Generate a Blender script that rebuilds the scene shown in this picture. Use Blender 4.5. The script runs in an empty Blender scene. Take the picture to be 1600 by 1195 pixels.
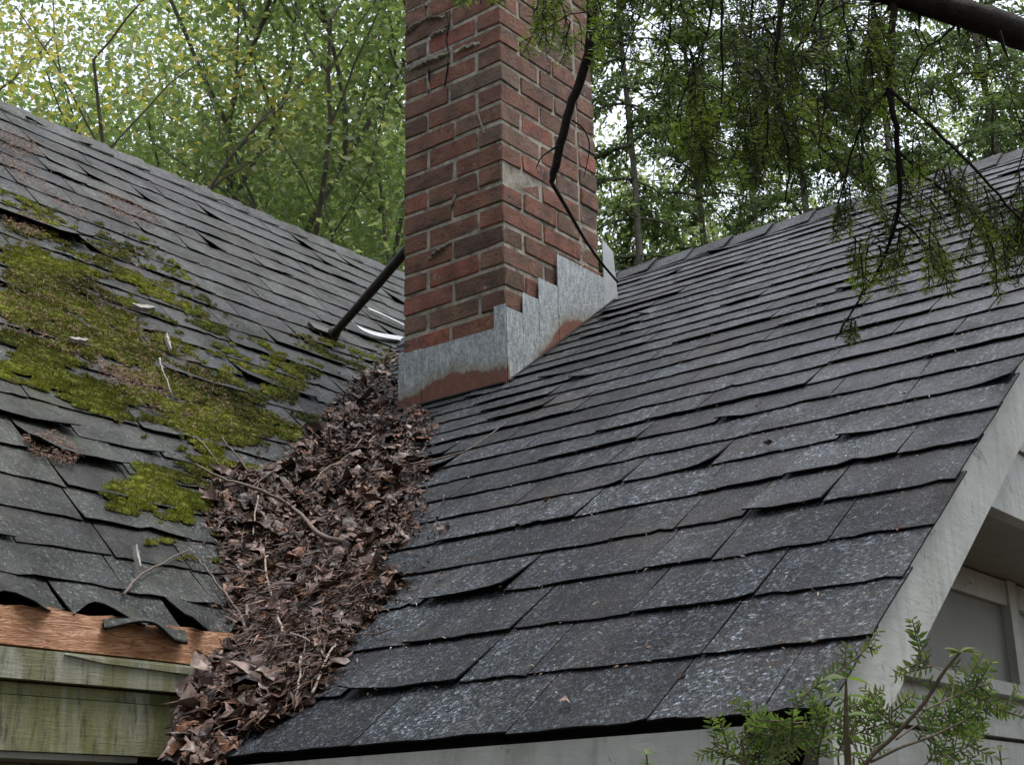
import bpy, math, random
import numpy as np
from mathutils import Matrix, Vector, noise as mnoise
random.seed(7); rng = np.random.default_rng(7)
scene = bpy.context.scene
col = scene.collection
# ------------------------------------------------------------------ camera
W, H, FPX = 1600.0, 1195.0, 2232.08          # photograph size and focal length in its pixels
PITCH, YAW, ROLL, TR, TL = [math.radians(a) for a in (18.2018, 37.9285, -1.2223, 36.52, 45.6)]
EYE = np.array([0.0, 0.0, 2.1])
Fh = np.array([-math.sin(YAW), math.cos(YAW), 0]); Rh = np.array([math.cos(YAW), math.sin(YAW), 0]); ZZ = np.array([0, 0, 1.0])
CF = math.cos(PITCH) * Fh + math.sin(PITCH) * ZZ
CU0 = -math.sin(PITCH) * Fh + math.cos(PITCH) * ZZ
CR = math.cos(ROLL) * Rh + math.sin(ROLL) * CU0
CU = -math.sin(ROLL) * Rh + math.cos(ROLL) * CU0
cam_d = bpy.data.cameras.new('camera'); cam = bpy.data.objects.new('camera', cam_d); col.objects.link(cam)
cam_d.sensor_width = 36; cam_d.lens = FPX * 36 / W; cam_d.clip_start = 0.05; cam_d.clip_end = 2000
M = Matrix.Identity(4)
for i in range(3):
    M[i][0] = CR[i]; M[i][1] = CU[i]; M[i][2] = -CF[i]; M[i][3] = EYE[i]
cam.matrix_world = M
scene.camera = cam
# ------------------------------------------------------------------ sky, sun, exposure
SUN_EL, SUN_AZ = math.radians(74), math.radians(60)     # azimuth from +Y clockwise
wd = bpy.data.worlds.new('World'); scene.world = wd; wd.use_nodes = True
nt = wd.node_tree; nt.nodes.clear()
sky = nt.nodes.new('ShaderNodeTexSky'); sky.sky_type = 'NISHITA'; sky.sun_disc = False
sky.sun_elevation = SUN_EL; sky.sun_rotation = SUN_AZ; sky.air_density = 1.0; sky.dust_density = 3.0; sky.ozone_density = 1.0
hs = nt.nodes.new('ShaderNodeHueSaturation'); hs.inputs['Saturation'].default_value = 0.42
bg = nt.nodes.new('ShaderNodeBackground'); bg.inputs['Strength'].default_value = 0.15
wo = nt.nodes.new('ShaderNodeOutputWorld')
nt.links.new(sky.outputs[0], hs.inputs['Color']); nt.links.new(hs.outputs[0], bg.inputs['Color']); nt.links.new(bg.outputs[0], wo.inputs['Surface'])
sd = bpy.data.lights.new('sun', 'SUN'); sd.energy = 0.7; sd.angle = math.radians(25); sd.color = (1.0, 0.97, 0.93)
so = bpy.data.objects.new('sun', sd); col.objects.link(so)
sdir = Vector((math.sin(SUN_AZ) * math.cos(SUN_EL), math.cos(SUN_AZ) * math.cos(SUN_EL), math.sin(SUN_EL)))
so.rotation_euler = sdir.to_track_quat('Z', 'Y').to_euler(); so.location = (0, 0, 30)
vs = scene.view_settings
vs.view_transform = 'Standard'; vs.look = 'None'; vs.gamma = 1; vs.use_curve_mapping = False; vs.exposure = 1.6
scene.render.resolution_x = 1024; scene.render.resolution_y = 764

# ------------------------------------------------------------------ pixel -> place helpers
def ray(px, py):
    px = np.asarray(px, float)[..., None]; py = np.asarray(py, float)[..., None]
    return CF + (px - W / 2) / FPX * CR - (py - H / 2) / FPX * CU
def proj(P):
    P = np.asarray(P, float) - EYE; d = P @ CF
    return np.stack([W / 2 + FPX * (P @ CR) / d, H / 2 - FPX * (P @ CU) / d], -1)
def at_depth(px, py, d):
    return EYE + ray(px, py) * np.asarray(d, float)[..., None]
def hit_x(px, py, x):
    r = ray(px, py); return EYE + r * ((x - EYE[0]) / r[..., 0])[..., None]
def hit_y(px, py, y):
    r = ray(px, py); return EYE + r * ((y - EYE[1]) / r[..., 1])[..., None]
# roof planes (world: X along right ridge, Y along left ridge)
tR, tL = math.tan(TR), math.tan(TL)
R_EAVE = np.array([0, 1.506, 2.247]); R_RIDGE_Y = 3.862
L_EAVE = np.array([-2.09, 0, 2.49]); L_RIDGE_X = -4.255
NR = np.array([0, -math.sin(TR), math.cos(TR)]); NL = np.array([math.sin(TL), 0, math.cos(TL)])
UR = np.array([0, math.cos(TR), math.sin(TR)]); UL = np.array([-math.cos(TL), 0, math.sin(TL)])
SR = (R_RIDGE_Y - R_EAVE[1]) / math.cos(TR); SL = (L_EAVE[0] - L_RIDGE_X) / math.cos(TL)
RAKE_X = -0.735; WALL_X = -2.075
def zR(y): return R_EAVE[2] + (y - R_EAVE[1]) * tR
def zL(x): return L_EAVE[2] + (L_EAVE[0] - x) * tL
def valley_x_at_y(y): return L_EAVE[0] - (zR(y) - L_EAVE[2]) / tL
def valley_y_at_x(x): return R_EAVE[1] + (zL(x) - R_EAVE[2]) / tR
def hit_plane(px, py, n, p0):
    r = ray(px, py); t = ((p0 - EYE) @ n) / (r @ n); return EYE + r * t[..., None], t
def hit_L(px, py): return hit_plane(px, py, NL, L_EAVE)[0]
def hit_R(px, py): return hit_plane(px, py, NR, R_EAVE)[0]
def surf(px, py):
    """first thing met in the valley corner: left slope, the boards under it, or right slope -> point, normal"""
    px = np.atleast_1d(np.asarray(px, float)); py = np.atleast_1d(np.asarray(py, float))
    PL, t1 = hit_plane(px, py, NL, L_EAVE); PRr, t2 = hit_plane(px, py, NR, R_EAVE)
    PW = hit_x(px, py, WALL_X + .02); r = ray(px, py); t3 = (WALL_X + .02) / r[..., 0]
    lowL = PL[..., 2] < L_EAVE[2]
    P = np.where(lowL[:, None], PW, PL); t = np.where(lowL, t3, t1)
    N = np.where(lowL[:, None], np.array([1.0, 0, .3]), NL)
    useR = t2 < t
    P = np.where(useR[:, None], PRr, P); N = np.where(useR[:, None], NR, N)
    return P, N / np.linalg.norm(N, axis=1, keepdims=True)
def in_poly(px, py, poly):
    px = np.asarray(px); py = np.asarray(py); ins = np.zeros(px.shape, bool)
    n = len(poly)
    for i in range(n):
        x0, y0 = poly[i]; x1, y1 = poly[(i + 1) % n]
        c = ((y0 > py) != (y1 > py)) & (px < (x1 - x0) * (py - y0) / (y1 - y0 + 1e-9) + x0)
        ins ^= c
    return ins
def poly_dist(px, py, poly):
    d = np.full(np.shape(px), 1e9)
    for i in range(len(poly)):
        a = np.array(poly[i], float); b = np.array(poly[(i + 1) % len(poly)], float); ab = b - a
        t = np.clip(((px - a[0]) * ab[0] + (py - a[1]) * ab[1]) / (ab @ ab), 0, 1)
        d = np.minimum(d, np.hypot(px - a[0] - t * ab[0], py - a[1] - t * ab[1]))
    return d
def sample_pile(poly, n):
    """points in the pile, sparse where it has sunk into dark hollows"""
    q = sample_poly(poly, int(n * 1.6)); v = np.array([fbm((x * .028, y * .028, 3.3)) + .6 * fbm((x * .06, y * .06, 8.1)) for x, y in q])
    return q[(v > -.12) | (rng.random(len(q)) < .15)][:n]
def sample_poly(poly, n):
    xs = [p[0] for p in poly]; ys = [p[1] for p in poly]; out = np.zeros((0, 2))
    while len(out) < n:
        q = np.column_stack([rng.uniform(min(xs), max(xs), n * 2), rng.uniform(min(ys), max(ys), n * 2)])
        out = np.vstack([out, q[in_poly(q[:, 0], q[:, 1], poly)]])
    return out[:n]

# ------------------------------------------------------------------ mesh helpers
class MB:
    def __init__(s): s.v = []; s.f = []; s.m = []
    def add(s, verts, faces, mat=0):
        o = len(s.v); s.v += [tuple(map(float, p)) for p in verts]; s.f += [tuple(i + o for i in f) for f in faces]; s.m += [mat] * len(faces)
    def box(s, c, e, axes=None, mat=0, bev=0):
        c = np.asarray(c, float); ax = np.eye(3) if axes is None else np.asarray(axes, float)
        vs = []
        for z in (-1, 1):
            for y in (-1, 1):
                for x in (-1, 1): vs.append(c + ax[0] * x * e[0] + ax[1] * y * e[1] + ax[2] * z * e[2])
        s.add(vs, [(0, 2, 3, 1), (4, 5, 7, 6), (0, 1, 5, 4), (2, 6, 7, 3), (0, 4, 6, 2), (1, 3, 7, 5)], mat)
    def prism(s, poly, thick_vec, mat=0):
        """planar polygon (list of 3d points, ccw seen against thick_vec) pushed by thick_vec"""
        n = len(poly); P = [np.asarray(p, float) for p in poly]; T = np.asarray(thick_vec, float)
        s.add(P + [p + T for p in P], [tuple(range(n))[::-1], tuple(range(n, 2 * n))] + [(i, (i + 1) % n, n + (i + 1) % n, n + i) for i in range(n)], mat)
    def tube(s, pts, rad, n=6, mat=0, cap=True):
        pts = [np.asarray(p, float) for p in pts]; k = len(pts)
        if np.isscalar(rad): rad = [rad] * k
        rings = []; ref = None
        for i in range(k):
            t = pts[min(i + 1, k - 1)] - pts[max(i - 1, 0)]; t = t / (np.linalg.norm(t) + 1e-9)
            if ref is None:
                ref = np.cross(t, [0, 0, 1.0]) if abs(t[2]) < .9 else np.cross(t, [1.0, 0, 0])
            ref = ref - t * (ref @ t); ref = ref / (np.linalg.norm(ref) + 1e-9); b = np.cross(t, ref)
            rings += [pts[i] + rad[i] * (math.cos(2 * math.pi * j / n) * ref + math.sin(2 * math.pi * j / n) * b) for j in range(n)]
        fs = [(i * n + j, i * n + (j + 1) % n, (i + 1) * n + (j + 1) % n, (i + 1) * n + j) for i in range(k - 1) for j in range(n)]
        if cap: fs += [tuple(range(n))[::-1], tuple(range((k - 1) * n, k * n))]
        s.add(rings, fs, mat)
def mesh_np(name, V, faces, mats, smooth=False, colors=None, midx=None):
    me = bpy.data.meshes.new(name)
    if isinstance(faces, np.ndarray):
        k = faces.shape[1]; nf = len(faces)
        me.vertices.add(len(V)); me.vertices.foreach_set('co', np.ascontiguousarray(V, dtype=np.float32).ravel())
        me.loops.add(nf * k); me.loops.foreach_set('vertex_index', faces.astype(np.int32).ravel())
        me.polygons.add(nf); me.polygons.foreach_set('loop_start', np.arange(0, nf * k, k, dtype=np.int32))
        me.polygons.foreach_set('loop_total', np.full(nf, k, dtype=np.int32))
        me.update(calc_edges=True)
    else:
        me.from_pydata([tuple(v) for v in V], [], faces)
    if colors is not None:
        a = me.color_attributes.new('Col', 'FLOAT_COLOR', 'POINT')
        c = np.ones((len(V), 4), np.float32); c[:, :3] = colors; a.data.foreach_set('color', c.ravel())
    for m in (mats if isinstance(mats, (list, tuple)) else [mats]): me.materials.append(m)
    if midx is not None: me.polygons.foreach_set('material_index', np.asarray(midx, np.int32))
    if smooth: me.polygons.foreach_set('use_smooth', np.ones(len(me.polygons), bool))
    me.update()
    return me
def world_loc(o):
    p = np.zeros(3)
    while o is not None: p = p + np.array(o.location); o = o.parent
    return p
def link(name, me, parent=None, loc=(0, 0, 0)):
    o = bpy.data.objects.new(name, me); col.objects.link(o)
    if parent is not None:
        o.parent = parent; loc = np.asarray(loc) - world_loc(parent)
    o.location = tuple(loc); return o
def obj(name, V, faces, mats, parent=None, smooth=False, colors=None, midx=None, origin='center'):
    V = np.asarray(V, float)
    lo, hi = V.min(0), V.max(0); c = (lo + hi) / 2
    if origin == 'base': c = np.array([c[0], c[1], lo[2]])
    return link(name, mesh_np(name, V - c, faces, mats, smooth, colors, midx), parent, c)
def build(mb, name, mats, parent=None, smooth=False, origin='center'):
    return obj(name, mb.v, mb.f, mats, parent, smooth, None, mb.m, origin)
def empty(name, loc, parent=None):
    return link(name, None, parent, loc)
def tag(o, label=None, cat=None, group=None, kind=None):
    if label: o['label'] = label
    if cat: o['category'] = cat
    if group: o['group'] = group
    if kind: o['kind'] = kind
    return o
def fbm(p, oct=4):
    return mnoise.fractal(Vector(p), 1.0, 2.0, oct)
def spline(pts, n):
    """Catmull-Rom through the points, n samples per span"""
    P = [np.asarray(p, float) for p in pts]; P = [2 * P[0] - P[1]] + P + [2 * P[-1] - P[-2]]; out = []
    for i in range(1, len(P) - 2):
        for k in range(n):
            t = k / n; a, b, c, d = P[i - 1], P[i], P[i + 1], P[i + 2]
            out.append(.5 * (2 * b + (c - a) * t + (2 * a - 5 * b + 4 * c - d) * t * t + (3 * b - a - 3 * c + d) * t ** 3))
    return out + [P[-2]]

# ------------------------------------------------------------------ materials
class NT:
    def __init__(s, name):
        s.m = bpy.data.materials.new(name); s.m.use_nodes = True; s.t = s.m.node_tree; s.n = s.t.nodes; s.n.clear()
        s.out = s.n.new('ShaderNodeOutputMaterial'); s.b = s.n.new('ShaderNodeBsdfPrincipled'); s.t.links.new(s.b.outputs[0], s.out.inputs['Surface'])
        s.geo = s.n.new('ShaderNodeNewGeometry'); s.oi = s.n.new('ShaderNodeObjectInfo')
        s.pos = s.geo.outputs['Position']
    def l(s, a, b): s.t.links.new(a, b)
    def scaled(s, v3):
        m = s.n.new('ShaderNodeVectorMath'); m.operation = 'MULTIPLY'; s.l(s.pos, m.inputs[0]); m.inputs[1].default_value = v3; return m.outputs[0]
    def noise(s, scale, detail=4, rough=.55, vec=None, dist=0):
        n = s.n.new('ShaderNodeTexNoise'); n.inputs['Scale'].default_value = scale; n.inputs['Detail'].default_value = detail
        n.inputs['Roughness'].default_value = rough; n.inputs['Distortion'].default_value = dist
        s.l(vec or s.pos, n.inputs['Vector']); return n.outputs['Fac']
    def voro(s, scale, out='Color', vec=None, feature='F1'):
        n = s.n.new('ShaderNodeTexVoronoi'); n.feature = feature; n.inputs['Scale'].default_value = scale; s.l(vec or s.pos, n.inputs['Vector']); return n.outputs[out]
    def ramp(s, fac, stops, interp='LINEAR'):
        n = s.n.new('ShaderNodeValToRGB'); n.color_ramp.interpolation = interp
        e = n.color_ramp.elements
        while len(e) < len(stops): e.new(.5)
        for i, (p, c) in enumerate(stops):
            e[i].position = p; e[i].color = (c[0], c[1], c[2], 1) if not np.isscalar(c) else (c, c, c, 1)
        s.l(fac, n.inputs[0]); return n.outputs['Color']
    def mix(s, fac, a, b, mode='MIX'):
        n = s.n.new('ShaderNodeMix'); n.data_type = 'RGBA'; n.blend_type = mode
        for k, v in ((0, fac), (6, a), (7, b)):
            if hasattr(v, 'links') or isinstance(v, bpy.types.NodeSocket): s.l(v, n.inputs[k])
            else: n.inputs[k].default_value = v if k == 0 else ((v[0], v[1], v[2], 1) if not np.isscalar(v) else (v, v, v, 1))
        return n.outputs[2]
    def math(s, op, a, b=0.0):
        n = s.n.new('ShaderNodeMath'); n.operation = op
        for k, v in ((0, a), (1, b)):
            if isinstance(v, bpy.types.NodeSocket): s.l(v, n.inputs[k])
            else: n.inputs[k].default_value = v
        return n.outputs[0]
    def xyz(s, v=None):
        n = s.n.new('ShaderNodeSeparateXYZ'); s.l(v or s.pos, n.inputs[0]); return n.outputs
    def attr(s, name='Col'):
        n = s.n.new('ShaderNodeVertexColor'); n.layer_name = name; return n.outputs['Color']
    def bump(s, h, strength=.3, dist=.01, prev=None):
        n = s.n.new('ShaderNodeBump'); n.inputs['Strength'].default_value = strength; n.inputs['Distance'].default_value = dist
        s.l(h, n.inputs['Height'])
        if prev is not None: s.l(prev, n.inputs['Normal'])
        return n.outputs[0]
    def done(s, color=None, rough=.6, normal=None, spec=.5, metal=0):
        for nm, v in (('Base Color', color), ('Roughness', rough), ('Normal', normal), ('Metallic', metal)):
            if v is None: continue
            if isinstance(v, bpy.types.NodeSocket): s.l(v, s.b.inputs[nm])
            elif nm == 'Base Color': s.b.inputs[nm].default_value = (v[0], v[1], v[2], 1)
            else: s.b.inputs[nm].default_value = v
        s.b.inputs['Specular IOR Level'].default_value = spec
        return s.m
def shingle_mat(name, dark, light, tint, tint_amt, rlo, rhi, streak):
    n = NT(name)
    gran = n.voro(210); gv = n.n.new('ShaderNodeSeparateColor'); n.l(gran, gv.inputs[0])
    g = n.math('ADD', n.math('MULTIPLY', n.math('MULTIPLY', gv.outputs[0], gv.outputs[1]), .62), n.math('MULTIPLY', n.ramp(n.noise(170, 3, .75), [(.38, 0), (.64, 1)]), .42))
    base = n.ramp(g, [(.12, dark), (.34, [.70 * a + .30 * b for a, b in zip(dark, light)]), (.58, light), (.80, [x * 2.9 for x in light])])
    objv = n.ramp(n.oi.outputs['Random'], [(0, .50), (.5, .95), (1, 1.5)])
    c = n.mix(1.0, base, objv, 'MULTIPLY')
    blot = n.ramp(n.noise(9, 6, .7), [(.33, .5), (.68, 1.35)])
    c = n.mix(1.0, c, blot, 'MULTIPLY')
    stain = n.ramp(n.noise(3.3, 5, .7, dist=.6), [(.48, 0), (.68, 1)])
    c = n.mix(n.math('MULTIPLY', stain, tint_amt), c, tint)
    run = n.ramp(n.noise(2.2, 6, .75, vec=n.scaled(streak)), [(.38, .55), (.56, 1.0), (.72, 1.5)]); c = n.mix(1.0, c, run, 'MULTIPLY')
    bald = n.ramp(n.noise(14, 7, .8, dist=.7), [(.60, 0), (.70, .55)]); c = n.mix(bald, c, (.095, .094, .088))
    grime = n.ramp(n.noise(26, 7, .78), [(.50, 0), (.66, .75)]); c = n.mix(grime, c, n.mix(1.0, c, (.42, .40, .36), 'MULTIPLY'))
    speck = n.ramp(n.noise(160, 2, .5), [(.70, 0), (.76, 1)])
    c = n.mix(n.math('MULTIPLY', speck, .5), c, (.13, .128, .12))
    rough = n.ramp(n.noise(5, 5, .7), [(.35, rlo), (.65, rhi)])
    nb = n.bump(n.voro(360, 'Distance'), .5, .0022)
    nb = n.bump(n.noise(40, 4), .25, .004, nb)
    return n.done(c, rough, nb, .20)
M_SHR = shingle_mat('asphalt_shingle_dark', (.0012, .0016, .0020), (.058, .068, .080), (.050, .042, .034), .55, .34, .70, (9, 1.6, 1.6))
M_SHL = shingle_mat('asphalt_shingle_weathered', (.0014, .0018, .0018), (.042, .048, .047), (.050, .056, .034), .6, .40, .74, (1.6, 9, 1.6))
def plain(name, c, rough=.7, spec=.4, nscale=30, amt=.3, bump=.2):
    n = NT(name); v = n.ramp(n.noise(nscale, 5, .6), [(.3, 1 - amt), (.7, 1 + amt)])
    return n.done(n.mix(1.0, c, v, 'MULTIPLY'), rough, n.bump(n.noise(nscale * 4, 4), bump, .003), spec)
M_EDGE = plain('asphalt_edge', (.006, .006, .0065), .85, .2)
M_DECK = plain('roof_underlay', (.010, .010, .010), .9, .1)
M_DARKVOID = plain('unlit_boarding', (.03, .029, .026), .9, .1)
def brick_mat():
    n = NT('brick')
    c = n.ramp(n.oi.outputs['Random'], [(0, (.11, .068, .050)), (.18, (.18, .088, .060)), (.34, (.225, .098, .064)), (.5, (.16, .095, .064)), (.62, (.27, .100, .068)), (.74, (.165, .118, .082)), (.86, (.31, .100, .072)), (.93, (.13, .094, .072)), (1, (.25, .125, .098))], 'LINEAR')
    blot = n.ramp(n.noise(34, 7, .75), [(.32, .38), (.52, 1.0), (.72, 1.5)])
    c = n.mix(1.0, c, blot, 'MULTIPLY')
    soot = n.ramp(n.noise(17, 7, .78), [(.48, 0), (.62, .85)])
    c = n.mix(soot, c, (.045, .036, .033))
    lime = n.ramp(n.noise(24, 7, .8, dist=.6), [(.60, 0), (.68, .8)])
    c = n.mix(lime, c, (.33, .27, .25))
    alg = n.ramp(n.noise(9, 5, .6), [(.52, 0), (.75, .45)])
    c = n.mix(alg, c, (.095, .088, .045))
    nb = n.bump(n.noise(75, 6, .75), .9, .008); nb = n.bump(n.noise(420, 3, .6), .3, .002, nb)
    return n.done(c, n.ramp(n.noise(25, 4), [(.3, .6), (.7, .9)]), nb, .18)
M_BRICK = brick_mat()
def mortar_mat():
    n = NT('mortar')
    c = n.ramp(n.noise(30, 6, .7), [(.32, (.085, .076, .060)), (.48, (.26, .238, .198)), (.72, (.45, .415, .355))])
    st = n.ramp(n.noise(8, 5), [(.5, 0), (.75, .6)]); c = n.mix(st, c, (.13, .125, .085))
    return n.done(c, .9, n.bump(n.noise(170, 5, .7), .7, .005), .2)
M_MORTAR = mortar_mat()
# chimney corner (nearest vertical edge) and its base on the right slope
CX1, CY0, CBASE = -2.358, 3.003, 3.355
CW, CD = .395, .492
CX0, CY1 = CX1 - CW, CY0 + CD
def flashing_mat():
    n = NT('galvanised_sheet')
    p = n.xyz()
    spang = n.voro(170); sv = n.n.new('ShaderNodeSeparateColor'); n.l(spang, sv.inputs[0])
    v = n.math('ADD', n.math('MULTIPLY', sv.outputs[0], .16), n.math('MULTIPLY', n.noise(75, 7, .8, vec=n.scaled((1, 1, .35))), 1.05))
    c = n.ramp(v, [(.36, (.11, .126, .132)), (.58, (.28, .305, .31)), (.82, (.52, .545, .54))])
    pit = n.ramp(n.noise(130, 3, .6), [(.62, 0), (.68, .7)]); c = n.mix(pit, c, (.06, .066, .068))
    # rust grows up from the wet lower edge where the sheet meets the shingles
    plane = n.math('SUBTRACT', p[2], n.math('MULTIPLY', p[1], tR))        # height over the slope
    h = n.math('SUBTRACT', plane, R_EAVE[2] - R_EAVE[1] * tR)
    front = n.math('LESS_THAN', p[1], CY0 + .002)
    wob = n.math('MULTIPLY', n.math('SUBTRACT', n.noise(24, 6, .7, vec=n.scaled((1, 1, .25))), .5), .075)
    hh = n.math('ADD', h, wob)
    dx = n.math('MULTIPLY', n.math('ABSOLUTE', n.math('ADD', p[0], .185 - CX1)), .16)     # strongest mid-apron
    a = n.ramp(n.math('ADD', hh, dx), [(.074, 1), (.080, 0)])
    dy = n.math('MULTIPLY', n.math('ABSOLUTE', n.math('SUBTRACT', p[1], CY0 + .27)), .42)
    b = n.ramp(n.math('ADD', hh, dy), [(.052, 1), (.060, 0)])
    rmask = n.mix(front, b, a)
    halo = n.mix(front, n.ramp(n.math('ADD', hh, dy), [(.05, .6), (.11, 0)]), n.ramp(n.math('ADD', hh, dx), [(.07, .7), (.125, 0)]))
    c = n.mix(halo, c, (.17, .125, .06))
    rust = n.ramp(n.noise(60, 5, .7, vec=n.scaled((1, 1, .5))), [(.3, (.10, .038, .024)), (.6, (.15, .056, .034)), (.8, (.20, .085, .045))])
    c = n.mix(rmask, c, rust)
    inv = n.math('SUBTRACT', 1.0, rmask)
    return n.done(c, n.ramp(n.noise(40, 4), [(.3, .42), (.7, .7)]), n.bump(n.noise(60, 5), .3, .003), .5, n.math('MULTIPLY', inv, .35))
M_FLASH = flashing_mat()
M_SHEET = plain('pale_zinc_sheet', (.33, .35, .36), .5, .5, 20, .15)
def algae_paint(name, base, green, amt, zlo, streak=(9, 9, 1.2)):
    n = NT(name)
    c = n.ramp(n.noise(25, 5), [(.3, [x * .85 for x in base]), (.7, base)])
    st = n.noise(3.2, 6, .7, vec=n.scaled(streak), dist=.3)
    m = n.ramp(st, [(.34, 0), (.56, amt)])
    c = n.mix(m, c, green)
    blk = n.ramp(n.noise(4.5, 6, .72, vec=n.scaled((10, 10, 2.0))), [(.52, 0), (.66, .85)])
    c = n.mix(blk, c, (.030, .034, .014))
    grain = n.noise(14, 5, .65, vec=n.scaled((1, 1.5, 16)), dist=1.0)
    c = n.mix(.14, c, n.mix(1.0, c, n.ramp(grain, [(.35, .35), (.6, 1.15)]), 'MULTIPLY'))
    return n.done(c, .62, n.bump(grain, .35, .004), .4)
M_PAINT_L = algae_paint('old_paint_mildewed', (.30, .305, .25), (.135, .135, .052), .8, 0)
M_PAINT_L2 = algae_paint('old_paint_green_algae', (.29, .295, .22), (.135, .138, .045), .9, 0, (7, 7, 1.0))
def white_paint(name, c0, dirt):
    n = NT(name)
    c = n.ramp(n.noise(12, 6, .65), [(.3, [x * .8 for x in c0]), (.65, c0)])
    d = n.ramp(n.noise(5, 6, .72, dist=.4), [(.5, 0), (.8, dirt)]); c = n.mix(d, c, (.14, .13, .095))
    sp = n.ramp(n.noise(90, 4, .6), [(.68, 0), (.74, .5)]); c = n.mix(sp, c, (.10, .095, .08))
    pe = n.ramp(n.noise(9, 7, .8, dist=.8), [(.60, 0), (.64, .7)]); c = n.mix(pe, c, (.15, .135, .11))
    dr = n.ramp(n.noise(5, 5, .7, vec=n.scaled((6, 6, .8))), [(.5, 0), (.72, .45)]); c = n.mix(dr, c, (.11, .11, .085))
    return n.done(c, .55, n.bump(n.noise(30, 5, .6, vec=n.scaled((1, 1, 3))), .35, .004), .4)
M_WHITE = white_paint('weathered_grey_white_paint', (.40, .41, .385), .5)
M_SOFF = white_paint('darker_ceiling_paint', (.24, .235, .205), .8)  # the white paint mixed darker and blotchier for soffit and porch ceiling
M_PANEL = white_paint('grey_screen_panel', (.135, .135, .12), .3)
def rot_mat():
    n = NT('rotten_wood')
    g = n.noise(7, 7, .7, vec=n.scaled((4, 2.2, 15)), dist=2.2)
    c = n.ramp(g, [(.30, (.06, .022, .010)), (.42, (.28, .115, .045)), (.55, (.48, .24, .12)), (.7, (.66, .46, .33))])
    wet = n.ramp(n.noise(6, 5, .6), [(.45, 0), (.7, .6)]); c = n.mix(wet, c, n.mix(1.0, c, (.45, .38, .33), 'MULTIPLY'))
    return n.done(c, n.ramp(n.noise(20, 4), [(.3, .25), (.7, .6)]), n.bump(g, .8, .008), .5)
M_ROT = rot_mat()
M_ROD = plain('weathered_dark_pole', (.030, .026, .021), .6, .4, 60, .5, .5)
def vcol_mat(name, rough=.6, trans=0.0, spec=.35, bumpn=None):
    n = NT(name); c = n.attr()
    v = n.ramp(n.noise(60, 3), [(.3, .75), (.7, 1.2)]); c = n.mix(1.0, c, v, 'MULTIPLY')
    n.done(c, rough, n.bump(n.noise(bumpn, 4), .4, .003) if bumpn else None, spec)
    if trans:
        t = n.n.new('ShaderNodeBsdfTranslucent'); n.l(n.mix(1.0, c, (1.25, 1.35, .75), 'MULTIPLY'), t.inputs['Color'])
        x = n.n.new('ShaderNodeMixShader'); x.inputs[0].default_value = trans
        n.l(n.b.outputs[0], x.inputs[1]); n.l(t.outputs[0], x.inputs[2]); n.l(x.outputs[0], n.out.inputs['Surface'])
    return n.m
M_LEAF = vcol_mat('tree_leaf', .5, .52)
M_NEEDLE = vcol_mat('conifer_needle', .5, .36, .2)
M_MOSS = vcol_mat('moss', .9, .15, .15)
M_DEAD = vcol_mat('dead_leaf', .45, .06, .22, 45)
M_NLIT = vcol_mat('fallen_needles', .75, 0, .2)
def dead_obj_mat():
    n = NT('dead_leaf_single')
    c = n.ramp(n.oi.outputs['Random'], [(0, (.024, .014, .011)), (.22, (.080, .046, .036)), (.42, (.155, .100, .082)), (.58, (.048, .026, .019)), (.72, (.24, .165, .138)), (.86, (.092, .051, .038)), (.94, (.21, .078, .024)), (1, (.30, .215, .185))])
    c = n.mix(1.0, c, n.ramp(n.noise(50, 5, .7), [(.3, .38), (.7, 1.1)]), 'MULTIPLY')
    return n.done(c, n.ramp(n.noise(30, 3), [(.35, .30), (.7, .62)]), n.bump(n.noise(70, 4), .5, .004), .28)
M_DEAD1 = dead_obj_mat()
M_TWIG = plain('twig_bark', (.115, .083, .066), .65, .4, 80, .45, .5)
M_TWIGP = plain('pale_dead_twig', (.27, .22, .18), .7, .3, 80, .4, .5)
M_BARK = plain('backlit_black_bark', (.012, .010, .008), .8, .15, 50, .5, .8)  # blackened below real bark tone to stand for the backlit silhouette
M_BARKG = plain('grey_tree_bark', (.085, .078, .062), .85, .2, 10, .4, .8)
M_STEM = plain('shrub_stem', (.085, .065, .040), .7, .3, 90, .4, .4)
M_GROUND = plain('forest_floor', (.07, .052, .035), .95, .1, 1.5, .5, .6)
M_CHIP = plain('bleached_bark_chip', (.25, .235, .215), .8, .3, 60, .3, .5)

# ------------------------------------------------------------------ setting: ground and far trees
g = 400
gv = [(x, y, 0.0) for x in (-g, g) for y in (-g, g)]
tag(obj('ground', gv, [(0, 2, 3, 1)], M_GROUND), kind='structure')

# ------------------------------------------------------------------ the house
house = tag(empty('house', (-2.4, 2.6, 0)), 'old pale house with worn shingle slopes meeting in a leaf-filled valley beside a brick chimney', 'house')
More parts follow.
